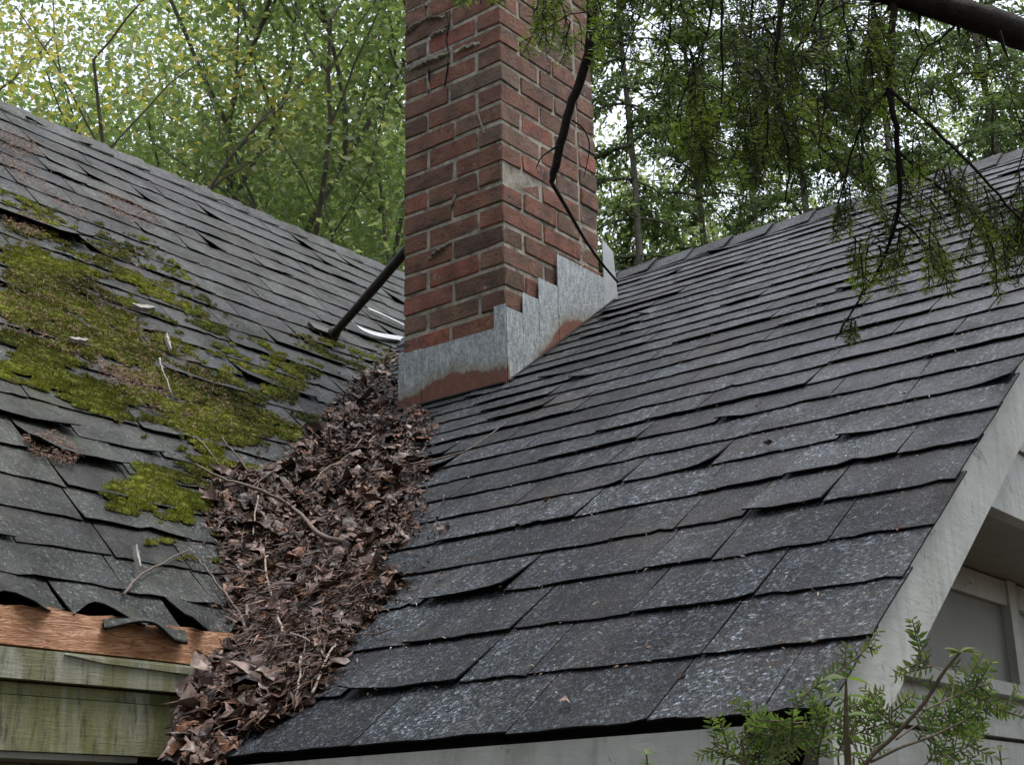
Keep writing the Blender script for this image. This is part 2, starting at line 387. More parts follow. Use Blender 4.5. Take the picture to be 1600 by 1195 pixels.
# --- deck sheets under the shingles
def deck(name, pts, n):
    mb = MB(); P = [np.asarray(p, float) - n * .016 for p in pts]; mb.prism(P, -n * .03); return build(mb, name, M_DECK, house)
XR = -2.30
vx_top = valley_x_at_y(R_RIDGE_Y)
vy_eaveL = valley_y_at_x(L_EAVE[0])
roofR = deck('roof_slope', [(RAKE_X - .04, R_EAVE[1] + .03, zR(R_EAVE[1] + .03)), (RAKE_X - .04, R_RIDGE_Y, zR(R_RIDGE_Y)), (vx_top - .05, R_RIDGE_Y, zR(R_RIDGE_Y)), (L_EAVE[0] - .05, vy_eaveL, zR(vy_eaveL)), (-1.90, R_EAVE[1] + .03, zR(R_EAVE[1] + .03))], NR)
L_Y0, L_Y1 = .35, 7.2
roofL = deck('roof_slope', [(L_EAVE[0] - .03, L_Y0, zL(L_EAVE[0] - .03)), (L_EAVE[0] - .03, vy_eaveL + .05, zL(L_EAVE[0] - .03)), (vx_top, R_RIDGE_Y, zL(vx_top)), (vx_top - .02, L_Y1, zL(vx_top - .02)), (L_RIDGE_X, L_Y1, zL(L_RIDGE_X)), (L_RIDGE_X, L_Y0, zL(L_RIDGE_X))], NL)
tag(roofR, 'right roof slope of dark wet granular shingles'); tag(roofL, 'left roof slope, mossy weathered shingles')
# --- shingles
T = .0028
def shingle_geo(u0, u1, s0, s1, P0, eu, es, n, umin=None, umax=None, lift=0, curl=(0, 0), slope_jit=0, seed=0, notch=None, wav=.0006):
    """one slab: top and under side grids, lower edge can lift, curl and be ragged"""
    r = random.Random(seed); NU, NS = (17 if notch is not None else 9), 4
    V = np.zeros((2, NS, NU, 3)); ok = False
    ph = r.uniform(0, 6.28); fr = r.uniform(.7, 1.6)
    jag = [r.gauss(0, .0014) - (r.uniform(.004, .010) if r.random() < .03 else 0) * -1 for _ in range(NU)]
    for j in range(NS):
        q = [0, .22, .6, 1][j]; s = s0 + (s1 - s0) * q
        a, b = u0 + r.uniform(-.001, .001), u1 + r.uniform(-.001, .001)
        if umin is not None: a = max(a, umin(s))
        if umax is not None: b = min(b, umax(s))
        if b - a > .012: ok = True
        else: b = max(b, a) if umin is not None else b; a = min(a, b); b = a + max(b - a, .0005)
        for i in range(NU):
            w = i / (NU - 1); u = a + (b - a) * w
            ss = s + ((slope_jit * (w - .5) + jag[i]) * (1 - q))
            if notch is not None and j == 0: ss += notch(w)
            e = (1 - q) ** 2.2
            h = T * 1.25 * (1 - q) - .0018 * q + wav * math.sin(ph + w * 6.28 * fr) * (1 - q) + e * (lift + curl[0] * max(0, 1 - w * 2.6) ** 1.6 + curl[1] * max(0, 1 - (1 - w) * 2.6) ** 1.6)
            base = P0 + eu * u + es * ss
            V[0, j, i] = base + n * h; V[1, j, i] = base + n * (h - T)
    if not ok: return None
    idx = lambda k, j, i: (k * NS + j) * NU + i
    F = []; MI = []
    for j in range(NS - 1):
        for i in range(NU - 1):
            F.append((idx(0, j, i), idx(0, j, i + 1), idx(0, j + 1, i + 1), idx(0, j + 1, i))); MI.append(0)
            if j < 1: F.append((idx(1, j, i), idx(1, j + 1, i), idx(1, j + 1, i + 1), idx(1, j, i + 1))); MI.append(1)
    for i in range(NU - 1): F.append((idx(0, 0, i), idx(1, 0, i), idx(1, 0, i + 1), idx(0, 0, i + 1))); MI.append(1)
    for j in range(NS - 1):
        F.append((idx(0, j, 0), idx(0, j + 1, 0), idx(1, j + 1, 0), idx(1, j, 0))); MI.append(1)
        F.append((idx(0, j, NU - 1), idx(1, j, NU - 1), idx(1, j + 1, NU - 1), idx(0, j + 1, NU - 1))); MI.append(1)
    V = V.reshape(-1, 3)
    # orientation: make top face normals point along n
    a, b, c = V[F[0][0]], V[F[0][1]], V[F[0][2]]
    if np.cross(b - a, c - a) @ n < 0: F = [f[::-1] for f in F]
    return V, F, MI
def img_area(V):
    q = proj(V[[0, len(V) // 8 - 1, len(V) // 2 - 1, len(V) // 2 - len(V) // 8]])
    A = .5 * abs(sum(q[i][0] * q[(i + 1) % 4][1] - q[(i + 1) % 4][0] * q[i][1] for i in range(4)))
    c = q.mean(0)
    return A if (-40 < c[0] < W + 40 and -40 < c[1] < H + 40) else A * .02
pieces = []
specials = []      # (pixel hit point, lift, curl) chosen from the photograph
def sp(px, py, side, lift=0, curl=(0, 0), radius=.085):
    specials.append(((hit_L if side == 'L' else hit_R)(px, py), lift, curl, radius, side))
for a in ((655, 985, 'R', .012, (.016, 0)), (600, 1060, 'R', .006, (.012, 0)), (800, 872, 'R', .010, (0, .006)), (650, 725, 'R', .006, (.010, 0)), (985, 478, 'R', .004, (.006, 0)), (800, 635, 'R', .005, (0, 0)), (1270, 780, 'R', .006, (.006, 0)), (1180, 600, 'R', .004, (0, 0)),
          (90, 375, 'L', .022, (0, .02)), (20, 385, 'L', .014, (0, 0)), (40, 640, 'L', .010, (.010, .008)), (60, 690, 'L', .012, (0, .0)), (250, 640, 'L', .006, (0, 0)), (300, 590, 'L', .010, (0, 0)), (590, 525, 'L', .012, (.01, 0)), (470, 530, 'L', .006, (0, 0)), (410, 590, 'L', .008, (.01, 0)), (120, 480, 'L', .01, (0, 0))): sp(*a)
def special_at(c, side):
    L, C = 0, (0, 0)
    for p, l, cu, rad, sd_ in specials:
        if sd_ == side and np.linalg.norm(c - p) < rad: L = max(L, l); C = (max(C[0], cu[0]), max(C[1], cu[1]))
    return L, C
def courses(total, ss, ee):
    out = [0.0]
    while out[-1] < total - .03: out.append(out[-1] + float(np.interp(out[-1], ss, ee)))
    return out
sR = courses(SR, [0, .4, 1.1, 1.6, 2.3, 2.9], [.150, .147, .108, .094, .078, .072])
for k, s0 in enumerate(sR[:-1]):
    ex = sR[k + 1] - s0; s1 = min(s0 + ex + .035, SR + .01)
    y0 = R_EAVE[1] + s0 * math.cos(TR)
    left = max(valley_x_at_y(y0), -3.7) if zR(y0) > L_EAVE[2] - .01 else -1.90
    u = RAKE_X + random.uniform(.004, .012); first = True
    while u > left - .02:
        w = random.choice([.13, .17, .20, .235, .265, .30]) * random.uniform(.92, 1.08)
        if first: w *= random.uniform(.5, 1.0); first = False
        a, b = u - w, u - .0025
        c = R_EAVE + np.array([1, 0, 0]) * (a + b) / 2 + UR * (s0 + ex / 2)
        inside = (a > CX0 + .01 and b < CX1 - .01 and CY0 + .02 < y0 and R_EAVE[1] + s1 * math.cos(TR) < CY1 - .01)
        if not inside:
            L, C = special_at(c, 'R')
            r = random.random()
            lift = L + (random.uniform(.0015, .0045) if r < .2 else random.uniform(0, .001))
            cu = (C[0] + (random.uniform(.004, .012) if random.random() < .06 else 0), C[1] + (random.uniform(.004, .010) if random.random() < .05 else 0))
            umin = (lambda s: valley_x_at_y(R_EAVE[1] + s * math.cos(TR)) if zR(R_EAVE[1] + s * math.cos(TR)) > L_EAVE[2] else -1.90)
            G = shingle_geo(a, b, s0 + random.gauss(0, .0014), s1, R_EAVE * np.array([0, 1, 1]), np.array([1.0, 0, 0]), UR, NR, umin=umin, lift=lift, curl=cu, slope_jit=random.gauss(0, .0022), seed=random.random())
            if G: pieces.append((img_area(G[0]), G, roofR, M_SHR))
        u = a
sL = courses(SL, [0, 1.2, 3], [.110, .122, .130])
for k, s0 in enumerate(sL[:-1]):
    ex = sL[k + 1] - s0; s1 = min(s0 + ex + .035, SL + .01)
    x0 = L_EAVE[0] - s0 * math.cos(TL)
    hi = valley_y_at_x(x0) if zL(x0) < zR(R_RIDGE_Y) else L_Y1
    u = L_Y0 + random.uniform(-.1, 0)
    while u < hi + .02:
        w = random.choice([.16, .20, .235, .27, .31]) * random.uniform(.92, 1.08)
        if u > 4.9: w *= 2
        if k == 0: w *= 1.25
        a, b = u, u + w - .0035
        c = L_EAVE + np.array([0, 1, 0]) * (a + b) / 2 + UL * (s0 + ex / 2)
        L, C = special_at(c, 'L'); r = random.random()
        lift = L + (random.uniform(.002, .006) if r < .22 else random.uniform(0, .0014))
        cu = (C[0] + (random.uniform(.004, .014) if random.random() < .14 else 0), C[1] + (random.uniform(.004, .012) if random.random() < .12 else 0))
        umax = (lambda s: valley_y_at_x(L_EAVE[0] - s * math.cos(TL)) if zL(L_EAVE[0] - s * math.cos(TL)) < zR(R_RIDGE_Y) else L_Y1 + .1)
        notch = None; wav = .0013
        if k == 0:      # the eave course is torn, wavy and buckled
            f0, p0 = random.uniform(.7, 1.1), random.uniform(0, 6.28); lift += random.uniform(.008, .014); wav = .015
            notch = lambda q, f0=f0, p0=p0: -.010 + .034 * math.sin(p0 + q * 6.28 * f0) ** 2
        G = shingle_geo(a, b, s0 + random.gauss(0, .003), s1, L_EAVE * np.array([1, 0, 1]), np.array([0, 1.0, 0]), UL, NL, umax=umax, lift=lift, curl=cu, slope_jit=random.gauss(0, .006), seed=random.random(), notch=notch, wav=wav)
        if G: pieces.append((img_area(G[0]), G, roofL, M_SHL))
        u += w
pieces.sort(key=lambda p: -p[0])
NSINGLE = 300
for A, G, par, mat in pieces[:NSINGLE]:
    obj('shingle', G[0], G[1], [mat, M_EDGE], par, midx=G[2])
for par, mat in ((roofR, M_SHR), (roofL, M_SHL)):
    V, F, MI = [], [], []
    for A, G, p_, m_ in pieces[NSINGLE:]:
        if p_ is par:
            o = len(V); V += list(G[0]); F += [tuple(i + o for i in f) for f in G[1]]; MI += G[2]
    if V: tag(obj('shingles', V, F, [mat, M_EDGE], par, midx=MI), kind='stuff')
# --- ridge caps
def caps(par, mat, start, d, total, n1, n2, step, wid):
    """overlapping folded caps; n1/n2 = directions down either slope"""
    t = 0.0; k = 0
    while t < total:
        L = step + .03; mb = MB(); a0 = start + d * t; lift0, lift1 = .014, .006
        up = np.array([0, 0, 1.0]); jit = random.uniform(-.006, .006)
        ring = lambda p, h: [p + n1 * (wid + jit) + up * (h - .004), p + n1 * wid * .35 + up * (h + .004), p + up * (h + .008), p + n2 * wid * .35 + up * (h + .004), p + n2 * wid + up * (h - .004)]
        A = ring(a0, lift0 + random.uniform(0, .005)); B = ring(a0 + d * L, lift1)
        A2 = [p - up * .006 for p in A]; B2 = [p - up * .006 for p in B]
        V = A + B + A2 + B2; F = []
        for i in range(4):
            F += [(i, i + 1, 6 + i, 5 + i), (10 + i, 15 + i, 16 + i, 11 + i), (i, 10 + i, 11 + i, i + 1), (5 + i, 6 + i, 16 + i, 15 + i)]
        F += [(0, 5, 15, 10), (4, 14, 19, 9)]
        obj('ridge_cap', V, F, [mat], par); t += step; k += 1
rz = zR(R_RIDGE_Y); lz = zL(L_RIDGE_X)
caps(roofR, M_SHR, np.array([RAKE_X + .01, R_RIDGE_Y, rz]), np.array([-1.0, 0, 0]), 2.75, -UR, np.array([0, math.cos(TR), -math.sin(TR)]), .15, .085)
caps(roofL, M_SHL, np.array([L_RIDGE_X, L_Y1, lz]), np.array([0, -1.0, 0]), L_Y1 - L_Y0, -UL, np.array([-math.cos(TL), 0, -math.sin(TL)]), .17, .075)
# --- back slopes and bodies that carry the roofs
mb = MB()
mb.prism([(RAKE_X, R_RIDGE_Y + .012, rz - .02), (RAKE_X, R_RIDGE_Y + 2.3, rz - .02 - 2.3 * tR), (-4.4, R_RIDGE_Y + 2.3, rz - .02 - 2.3 * tR), (-4.4, R_RIDGE_Y + .012, rz - .02)], (0, .02, -.03))
build(mb, 'back_roof_slope', M_SHR, house)
mb = MB()
mb.prism([(L_RIDGE_X - .012, L_Y0, lz - .02), (L_RIDGE_X - .012, L_Y1, lz - .02), (L_RIDGE_X - 2.3, L_Y1, lz - .02 - 2.3 * tL), (L_RIDGE_X - 2.3, L_Y0, lz - .02 - 2.3 * tL)], (-.02, 0, -.03))
build(mb, 'back_roof_slope', M_SHL, house)
# left wing: boards under the eave, one by one, then siding down to the ground
def lz_at(py0, px=160): return float(hit_x(px, py0, WALL_X)[2])
zl = {k: lz_at(v) for k, v in dict(top=972, a=1020, b=1027, c=1073, d=1080, e=1094, f=1178).items()}
def vboard(name, mat, x, z0, z1, y0, y1, th=.02, parent=house, nseg=1, warp=0.0):
    mb = MB(); ys = np.linspace(y0, y1, nseg + 1)
    for i in range(nseg):
        pass
    V = []; 
    for y in ys:
        w = warp * math.sin(y * 5.1) + warp * .5 * math.sin(y * 13)
        V += [(x + w, y, z0 + w * .3), (x + w, y, z1 + w * .4), (x - th + w, y, z1 + w * .4), (x - th + w, y, z0 + w * .3)]
    F = [tuple(range(4))[::-1], tuple(range(len(V) - 4, len(V)))]
    for i in range(nseg):
        o = i * 4
        for j in range(4): F.append((o + j, o + (j + 1) % 4, o + 4 + (j + 1) % 4, o + 4 + j))
    mb.add(V, F); return build(mb, name, mat, parent)
YB = 1.86
# rotten fascia with a torn top edge
mbr = MB(); V = []; ys = np.linspace(L_Y0, YB, 60)
for y in ys:
    top = zl['top'] + .012 + .010 * fbm((y * 9, 1, 2)) + .004 * fbm((y * 50, 3, 1)); bot = zl['a'] - .001
    bul = .004 * fbm((y * 6, 5, 5))
    V += [(WALL_X - .004 + bul, y, bot), (WALL_X - .010 + bul, y, top), (WALL_X - .045, y, top + .004), (WALL_X - .045, y, bot)]
F = []
for i in range(len(ys) - 1):
    o = i * 4
    for j in range(4): F.append((o + j, o + 4 + j, o + 4 + (j + 1) % 4, o + (j + 1) % 4))
F += [(0, 1, 2, 3), tuple(range(len(V) - 1, len(V) - 5, -1))]
tag(obj('fascia_board', V, F, M_ROT, house), 'rotten bare wood fascia with torn edge')
vboard('trim_board', M_PAINT_L, WALL_X + .014, zl['c'], zl['b'] - .0005, L_Y0, YB - .005, .03, nseg=12, warp=.0012)
# the thin split lip along the trim board's right half
zs_ = lz_at(1040); mb = MB()
mb.prism([(WALL_X + .0145, 1.50, zs_ + .003), (WALL_X + .0145, 1.84, zs_ - .004), (WALL_X + .0145, 1.84, zl['b'] - .003), (WALL_X + .0145, 1.42, zl['b'] - .003)], (.006, 0, -.0015))
build(mb, 'split_lip', M_PAINT_L, house)
tag(vboard('siding_board', M_PAINT_L2, WALL_X - .006, zl['e'], zl['d'] + .004, L_Y0, YB - .01, .03, nseg=10, warp=.001), 'painted board green with algae')
tag(vboard('siding_board', M_PAINT_L2, WALL_X - .003, zl['f'], zl['e'] - .0015, L_Y0, YB - .01, .03, nseg=10, warp=.001), 'painted board green with algae')
z = zl['f'] - .012; 
while z > .25:
    vboard('siding_board', M_PAINT_L2, WALL_X - .10, z - .12, z, L_Y0 + .05, 1.62, .03); z -= .124
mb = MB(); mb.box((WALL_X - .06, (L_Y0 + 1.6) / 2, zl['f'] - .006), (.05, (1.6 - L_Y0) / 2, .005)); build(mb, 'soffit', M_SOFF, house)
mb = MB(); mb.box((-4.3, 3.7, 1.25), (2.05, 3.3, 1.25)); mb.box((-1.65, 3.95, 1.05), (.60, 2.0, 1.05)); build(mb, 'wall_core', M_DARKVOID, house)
# curled loose tab lying on the torn eave
def curled_tab():
    NUU, NSS = 14, 5; V = []; 
    c0 = hit_L(150, 968); y0 = float(hit_x(158, 985, WALL_X)[1]); y1 = float(hit_x(285, 995, WALL_X)[1])
    for k in (0, 1):
        for j in range(NSS):
            for i in range(NUU):
                w = i / (NUU - 1); q = j / (NSS - 1)
                hump = math.sin(math.pi * min(1, w * 1.18)) ** 1.3
                p = L_EAVE * np.array([1, 0, 1]) + np.array([0, 1, 0]) * (y0 + (y1 - y0) * w + .012 * q) + UL * (.035 * q - .024 - .012 * w) + NL * (.010 + .030 * hump * (1 - q * .65) - k * .005)
                V.append(p)
    F = []; MI = []; ix = lambda k, j, i: (k * NSS + j) * NUU + i
    for j in range(NSS - 1):
        for i in range(NUU - 1):
            F.append((ix(0, j, i), ix(0, j, i + 1), ix(0, j + 1, i + 1), ix(0, j + 1, i))); MI.append(0)
            F.append((ix(1, j, i), ix(1, j + 1, i), ix(1, j + 1, i + 1), ix(1, j, i + 1))); MI.append(1)
    for i in range(NUU - 1):
        F.append((ix(0, 0, i), ix(1, 0, i), ix(1, 0, i + 1), ix(0, 0, i + 1))); MI.append(1)
    tag(obj('curled_tab', V, F, [M_SHL, M_EDGE], roofL, midx=MI, smooth=True), 'loose curled wet shingle tab on torn eave')
curled_tab()
# right wing: fascia under the eave, wall below
ey = R_EAVE[1] + .016
mb = MB(); mb.box(((RAKE_X + L_EAVE[0]) / 2 - .02, ey, R_EAVE[2] - .054), ((RAKE_X - L_EAVE[0]) / 2 - .06, .010, .042)); build(mb, 'fascia_board', M_WHITE, house)
mb = MB(); mb.box(((RAKE_X + L_EAVE[0]) / 2 - .02, ey + .012, R_EAVE[2] - .206), ((RAKE_X - L_EAVE[0]) / 2 - .07, .010, .10)); build(mb, 'frieze_board', M_WHITE, house)
z = R_EAVE[2] - .33
while z > .2:
    mb = MB(); mb.box((-1.42, ey + .10, z - .06), (.63, .012, .060)); build(mb, 'siding_board', M_WHITE, house); z -= .124
# rake board along the gable edge
GX = RAKE_X - .012
mb = MB(); d0, d1 = .004, .135
y0, y1 = R_EAVE[1] + .03, R_RIDGE_Y
mb.prism([(GX, y0, zR(y0) - d1), (GX, y1, zR(y1) - d1), (GX, y1, zR(y1) - d0 - .012), (GX, y0, zR(y0) - d0 - .012)][::-1], (-.022, 0, 0))
build(mb, 'rake_board', M_WHITE, house)
mb = MB(); mb.prism([(GX - .004, y0 + .01, zR(y0) - d0 - .011), (GX - .004, y1, zR(y1) - d0 - .013), (GX - .004, y1, zR(y1) - .017), (GX - .004, y0 + .01, zR(y0) - .017)][::-1], (-.03, 0, 0))
build(mb, 'drip_edge', M_EDGE, house)
# gable siding above the beam, board by board
BX = GX - .055; zb = float(hit_x(1560, 800, BX)[2]); zs1 = float(hit_x(1570, 697, BX)[2]); bh = zs1 - zb
def y_on_rake(z): return R_EAVE[1] + (z + d1 - .02 - R_EAVE[2]) / tR
z = zb; k = 0
while z < zR(R_RIDGE_Y) - .15:
    z1 = min(z + bh, zR(R_RIDGE_Y) - .1); ya, yb = y_on_rake(z), y_on_rake(z1); back = 2 * R_RIDGE_Y
    mb = MB(); t_ = .008
    mb.add([(BX + t_, ya, z), (BX + t_, back - ya, z), (BX, back - yb, z1), (BX, yb, z1), (BX - .02, ya, z), (BX - .02, back - ya, z), (BX - .02, back - yb, z1), (BX - .02, yb, z1)],
           [(0, 1, 2, 3), (4, 7, 6, 5), (0, 4, 5, 1), (3, 2, 6, 7), (0, 3, 7, 4), (1, 5, 6, 2)])
    build(mb, 'siding_board', M_WHITE, house); z = z1 + .0025
# porch recess under the beam: ceiling, back wall with framed panel, rails, post
PX = -1.045; yA = R_EAVE[1] + (zb + .075 - R_EAVE[2]) / tR; yB = 5.6
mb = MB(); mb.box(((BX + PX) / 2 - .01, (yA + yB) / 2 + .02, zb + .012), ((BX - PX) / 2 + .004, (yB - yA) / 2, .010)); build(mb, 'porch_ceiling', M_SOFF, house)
def wx(px, py): return hit_x(px, py, PX)
ptop = float(wx(1571, 912)[2]); prail = float(wx(1500, 1058)[2]); pl2 = float(wx(1560, 1136)[2]); ypost = float(wx(1571, 1000)[1])
mb = MB(); mb.box((PX - .02, (yA + yB) / 2, (zb + .2) / 2), (.012, (yB - yA) / 2, (zb - .2) / 2)); build(mb, 'porch_wall', M_WHITE, house)
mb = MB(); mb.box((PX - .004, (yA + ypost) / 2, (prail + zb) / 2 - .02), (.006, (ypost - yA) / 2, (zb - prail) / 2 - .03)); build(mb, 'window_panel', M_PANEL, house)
mb = MB(); mb.box((PX + .006, ypost + .022, (zb + prail) / 2), (.014, .024, (zb - prail) / 2)); build(mb, 'window_post', M_WHITE, house)
mb = MB(); mb.box((PX + .008, (yA + yB) / 2, prail - .010), (.018, (yB - yA) / 2, .013)); build(mb, 'window_sill', M_WHITE, house)
mb = MB(); mb.box((PX + .004, (yA + yB) / 2, zb - .028), (.010, (yB - yA) / 2, .026)); build(mb, 'window_head', M_WHITE, house)
mb = MB(); mb.box((PX + .010, (yA + yB) / 2, pl2 - .012), (.022, (yB - yA) / 2, .011)); build(mb, 'rail', M_WHITE, house)
mb = MB(); mb.box((PX + .006, (yA + yB) / 2, pl2 - .5), (.016, (yB - yA) / 2, .470)); build(mb, 'lower_wall_panel', M_WHITE, house)

# ------------------------------------------------------------------ chimney
core_in = .0042
mb = MB(); mb.box(((CX0 + CX1) / 2, (CY0 + CY1) / 2, (CBASE - .5 + CBASE + 1.95) / 2), (CW / 2 - core_in, CD / 2 - core_in, 1.225))
chim = tag(build(mb, 'chimney', M_MORTAR, house, origin='base'), 'red brick chimney with flaking mortar and rusty flashing')
BL, BW, BH, MJ = .188, .091, .0552, .0115
course = BH + MJ
def brick_mesh(l, w, h, seed, rough_=False):
    r = random.Random(seed); b = .0032
    xs = [-l / 2, -l / 2 + b, l / 2 - b, l / 2]; V = []; F = []
    # bevelled box: 24 verts
    ex, ey_, ez = l / 2, w / 2, h / 2
    faces = []
    def P(sx, sy, sz, ax):
        d = [sx * (ex - (0 if ax == 0 else b)), sy * (ey_ - (0 if ax == 1 else b)), sz * (ez - (0 if ax == 2 else b))]
        return tuple(q + (r.gauss(0, .0012) if (not rough_ or r.random() > .25) else -math.copysign(r.uniform(.001, .0042), q)) for q in d)
    ids = {}
    for ax in range(3):
        for sx in (-1, 1):
            for sy in (-1, 1):
                for sz in (-1, 1): ids[(ax, sx, sy, sz)] = len(V); V.append(P(sx, sy, sz, ax))
    q = lambda ax, *s: ids[(ax,) + s]
    for s in (-1, 1):
        faces.append([q(0, s, -1, -1), q(0, s, 1, -1), q(0, s, 1, 1), q(0, s, -1, 1)])
        faces.append([q(1, -1, s, -1), q(1, 1, s, -1), q(1, 1, s, 1), q(1, -1, s, 1)])
        faces.append([q(2, -1, -1, s), q(2, 1, -1, s), q(2, 1, 1, s), q(2, -1, 1, s)])
    for s in (-1, 1):
        for t in (-1, 1):
            faces.append([q(0, s, t, -1), q(0, s, t, 1), q(1, s, t, 1), q(1, s, t, -1)])
            faces.append([q(0, s, -1, t), q(0, s, 1, t), q(2, s, 1, t), q(2, s, -1, t)])
            faces.append([q(1, -1, s, t), q(1, 1, s, t), q(2, 1, s, t), q(2, -1, s, t)])
    for sx in (-1, 1):
        for sy in (-1, 1):
            for sz in (-1, 1): faces.append([q(0, sx, sy, sz), q(1, sx, sy, sz), q(2, sx, sy, sz)])
    out = []
    for f in faces:
        a = np.array([V[i] for i in f]); n = np.cross(a[1] - a[0], a[2] - a[0])
        out.append(tuple(f) if n @ a.mean(0) > 0 else tuple(f[::-1]))
    return V, out
bm_cache = {}
def bmesh_for(l, w, kind):
    key = (round(l, 3), round(w, 3), kind)
    if key not in bm_cache:
        V, F = brick_mesh(l, w, BH, kind * 7.1 + l, kind >= 4); bm_cache[key] = mesh_np('brick', np.array(V), F, M_BRICK)
    return bm_cache[key]
z_ref = 3.581                      # a mortar joint at the near corner, read off the photograph
nlow = int((z_ref - (CBASE - .36)) / course)
zc0 = z_ref - nlow * course
for k in range(40):
    zc = zc0 + k * course + MJ / 2 + BH / 2
    if zc > CBASE + 1.95: break
    rows = []
    hx_ = BW; D2 = CD
    if k % 2 == 0:   # corner stretcher on the right face, header on the left face
        x = CX1 - BW / 2; rows += [(x, CY0 + BL / 2, BW, BL), (x, CY0 + BL * 1.5 + MJ, BW, BL), (x, CY0 + 2 * (BL + MJ) + (CD - 2 * (BL + MJ)) / 2, BW, CD - 2 * (BL + MJ))]
        x = CX0 + BW / 2; rows += [(x, CY0 + BL / 2, BW, BL), (x, CY0 + BL * 1.5 + MJ, BW, BL), (x, CY0 + 2 * (BL + MJ) + (CD - 2 * (BL + MJ)) / 2, BW, CD - 2 * (BL + MJ))]
        lw = CW - 2 * BW - 2 * MJ; rows += [((CX0 + CX1) / 2, CY0 + BW / 2, lw, BW), ((CX0 + CX1) / 2, CY1 - BW / 2, lw, BW)]
    else:
        sft = random.choice([0, 0, .012, -.010]); l1 = (CW - MJ) / 2 + sft; l2 = CW - MJ - l1
        rows += [(CX1 - l1 / 2, CY0 + BW / 2, l1, BW), (CX0 + l2 / 2, CY0 + BW / 2, l2, BW), (CX1 - l1 / 2, CY1 - BW / 2, l1, BW), (CX0 + l2 / 2, CY1 - BW / 2, l2, BW)]
        rem = CD - 2 * BW - 2 * MJ; a = (rem - MJ) * .58; b = rem - MJ - a
        for xx in (CX1 - BW / 2, CX0 + BW / 2): rows += [(xx, CY0 + BW + MJ + a / 2, BW, a), (xx, CY0 + BW + 2 * MJ + a + b / 2, BW, b)]
    for (x, y, lx, ly) in rows:
        if zc + BH < zR(y) - .12 or zc < CBASE - .25: continue
        o = link('brick', bmesh_for(lx, ly, random.randrange(5)), chim, np.array([x + random.gauss(0, .0012), y + random.gauss(0, .0012), zc + random.gauss(0, .0009)]))
        o.rotation_euler = (random.gauss(0, .006), random.gauss(0, .006), random.gauss(0, .006))
# crown slab and flue above the frame
mb = MB(); mb.box(((CX0 + CX1) / 2, (CY0 + CY1) / 2, CBASE + 2.0), (CW / 2 + .03, CD / 2 + .03, .045)); build(mb, 'chimney_crown', M_MORTAR, chim)
mb = MB(); mb.tube([((CX0 + CX1) / 2, (CY0 + CY1) / 2, CBASE + 2.03), ((CX0 + CX1) / 2, (CY0 + CY1) / 2, CBASE + 2.25)], .10, 16); build(mb, 'flue_pot', M_BRICK, chim)
# flaking mortar ledges that stick out of the left face
def flake(px0, py0, px1, py1, drop, out, seed, mat=M_MORTAR):
    A = hit_y(px0, py0, CY0); B = hit_y(px1, py1, CY0); n = 16; V = []; r = random.Random(seed)
    for i in range(n):
        t = i / (n - 1); p = A + (B - A) * t; o = out * (math.sin(math.pi * min(max(t, .03), .97)) ** .5) * r.uniform(.55, 1.15); dz = r.gauss(0, .0022)
        th = drop * r.uniform(.6, 1.3)
        V += [p + np.array([0, .004, dz + th * .4]), p + np.array([0, -o, dz]), p + np.array([0, -o * .85, dz - th * .7]), p + np.array([0, .004, dz - th])]
    F = [(0, 1, 2, 3), tuple(range(4 * n - 1, 4 * n - 5, -1))]
    for i in range(n - 1):
        for j in range(4): F.append((4 * i + j, 4 * i + 4 + j, 4 * i + 4 + (j + 1) % 4, 4 * i + (j + 1) % 4))
    obj('mortar_flake', V, F, mat, chim)
for i, a in enumerate(((633, 54, 664, 30, .007, .018), (664, 30, 695, 26, .007, .020), (672, 58, 697, 46, .008, .014), (641, 108, 701, 82, .012, .017), (667, 108, 672, 142, .010, .008), (670, 402, 706, 378, .007, .015), (709, 80, 749, 66, .012, .010), (636, 20, 668, 7, .006, .006), (746, 176, 757, 205, .012, .006), (703, 325, 712, 305, .010, .008))): flake(*a, i)
# cracks: dark thin joint opened beside the loose bricks
def crack(pts, seed):
    P = [hit_y(x, y, CY0 + .0004) for x, y in pts]; mb = MB(); mb.tube(P, [.0022 + .0012 * random.random() for _ in P], 4); build(mb, 'open_joint', M_EDGE, chim)
crack([(698, 20), (702, 40), (697, 60)], 1); crack([(697, 62), (701, 85), (699, 110), (694, 140)], 2); crack([(671, 108), (670, 128), (669, 145)], 3)
# flashing: apron, corner strip, stepped side pieces, back sheet
def sheet(name, poly, t, mat=M_FLASH):
    mb = MB(); mb.prism(poly, t); return build(mb, name, mat, chim)
fy = CY0 - .006; fx = CX1 + .006
zal, zar = float(hit_y(636, 553, fy)[2]), float(hit_y(778, 512, fy)[2])
hb = zR(fy) - .004
sheet('apron_flashing', [(CX0 - .008, fy, hb), (CX1 + .004, fy, hb), (CX1 + .004, fy, zar), (CX0 - .008, fy, zal)], (0, -.003, 0))
sheet('flashing_corner', [(CX1 - .034, fy - .0035, hb + .002), (fx + .002, fy - .0035, hb + .002), (fx + .002, fy - .0035, z_ref + .008), (CX1 - .034, fy - .0035, z_ref + .008)], (0, -.002, 0))
sheet('apron_lap', [(CX0 - .009, fy - .0035, hb + .002), (CX0 + .082, fy - .0035, hb + .002), (CX0 + .082, fy - .0035, zal + .002), (CX0 - .009, fy - .0035, zal + .001)], (0, -.002, 0))
yst = [float(hit_x(px, 480, CX1)[1]) for px in (791, 813, 838, 868, 932)]
yst[0] = CY0 - .006; yst[-1] = CY1 + .004
tops = [z_ref - .0, z_ref + course, z_ref + 2 * course + .003, z_ref + 3.65 * course]
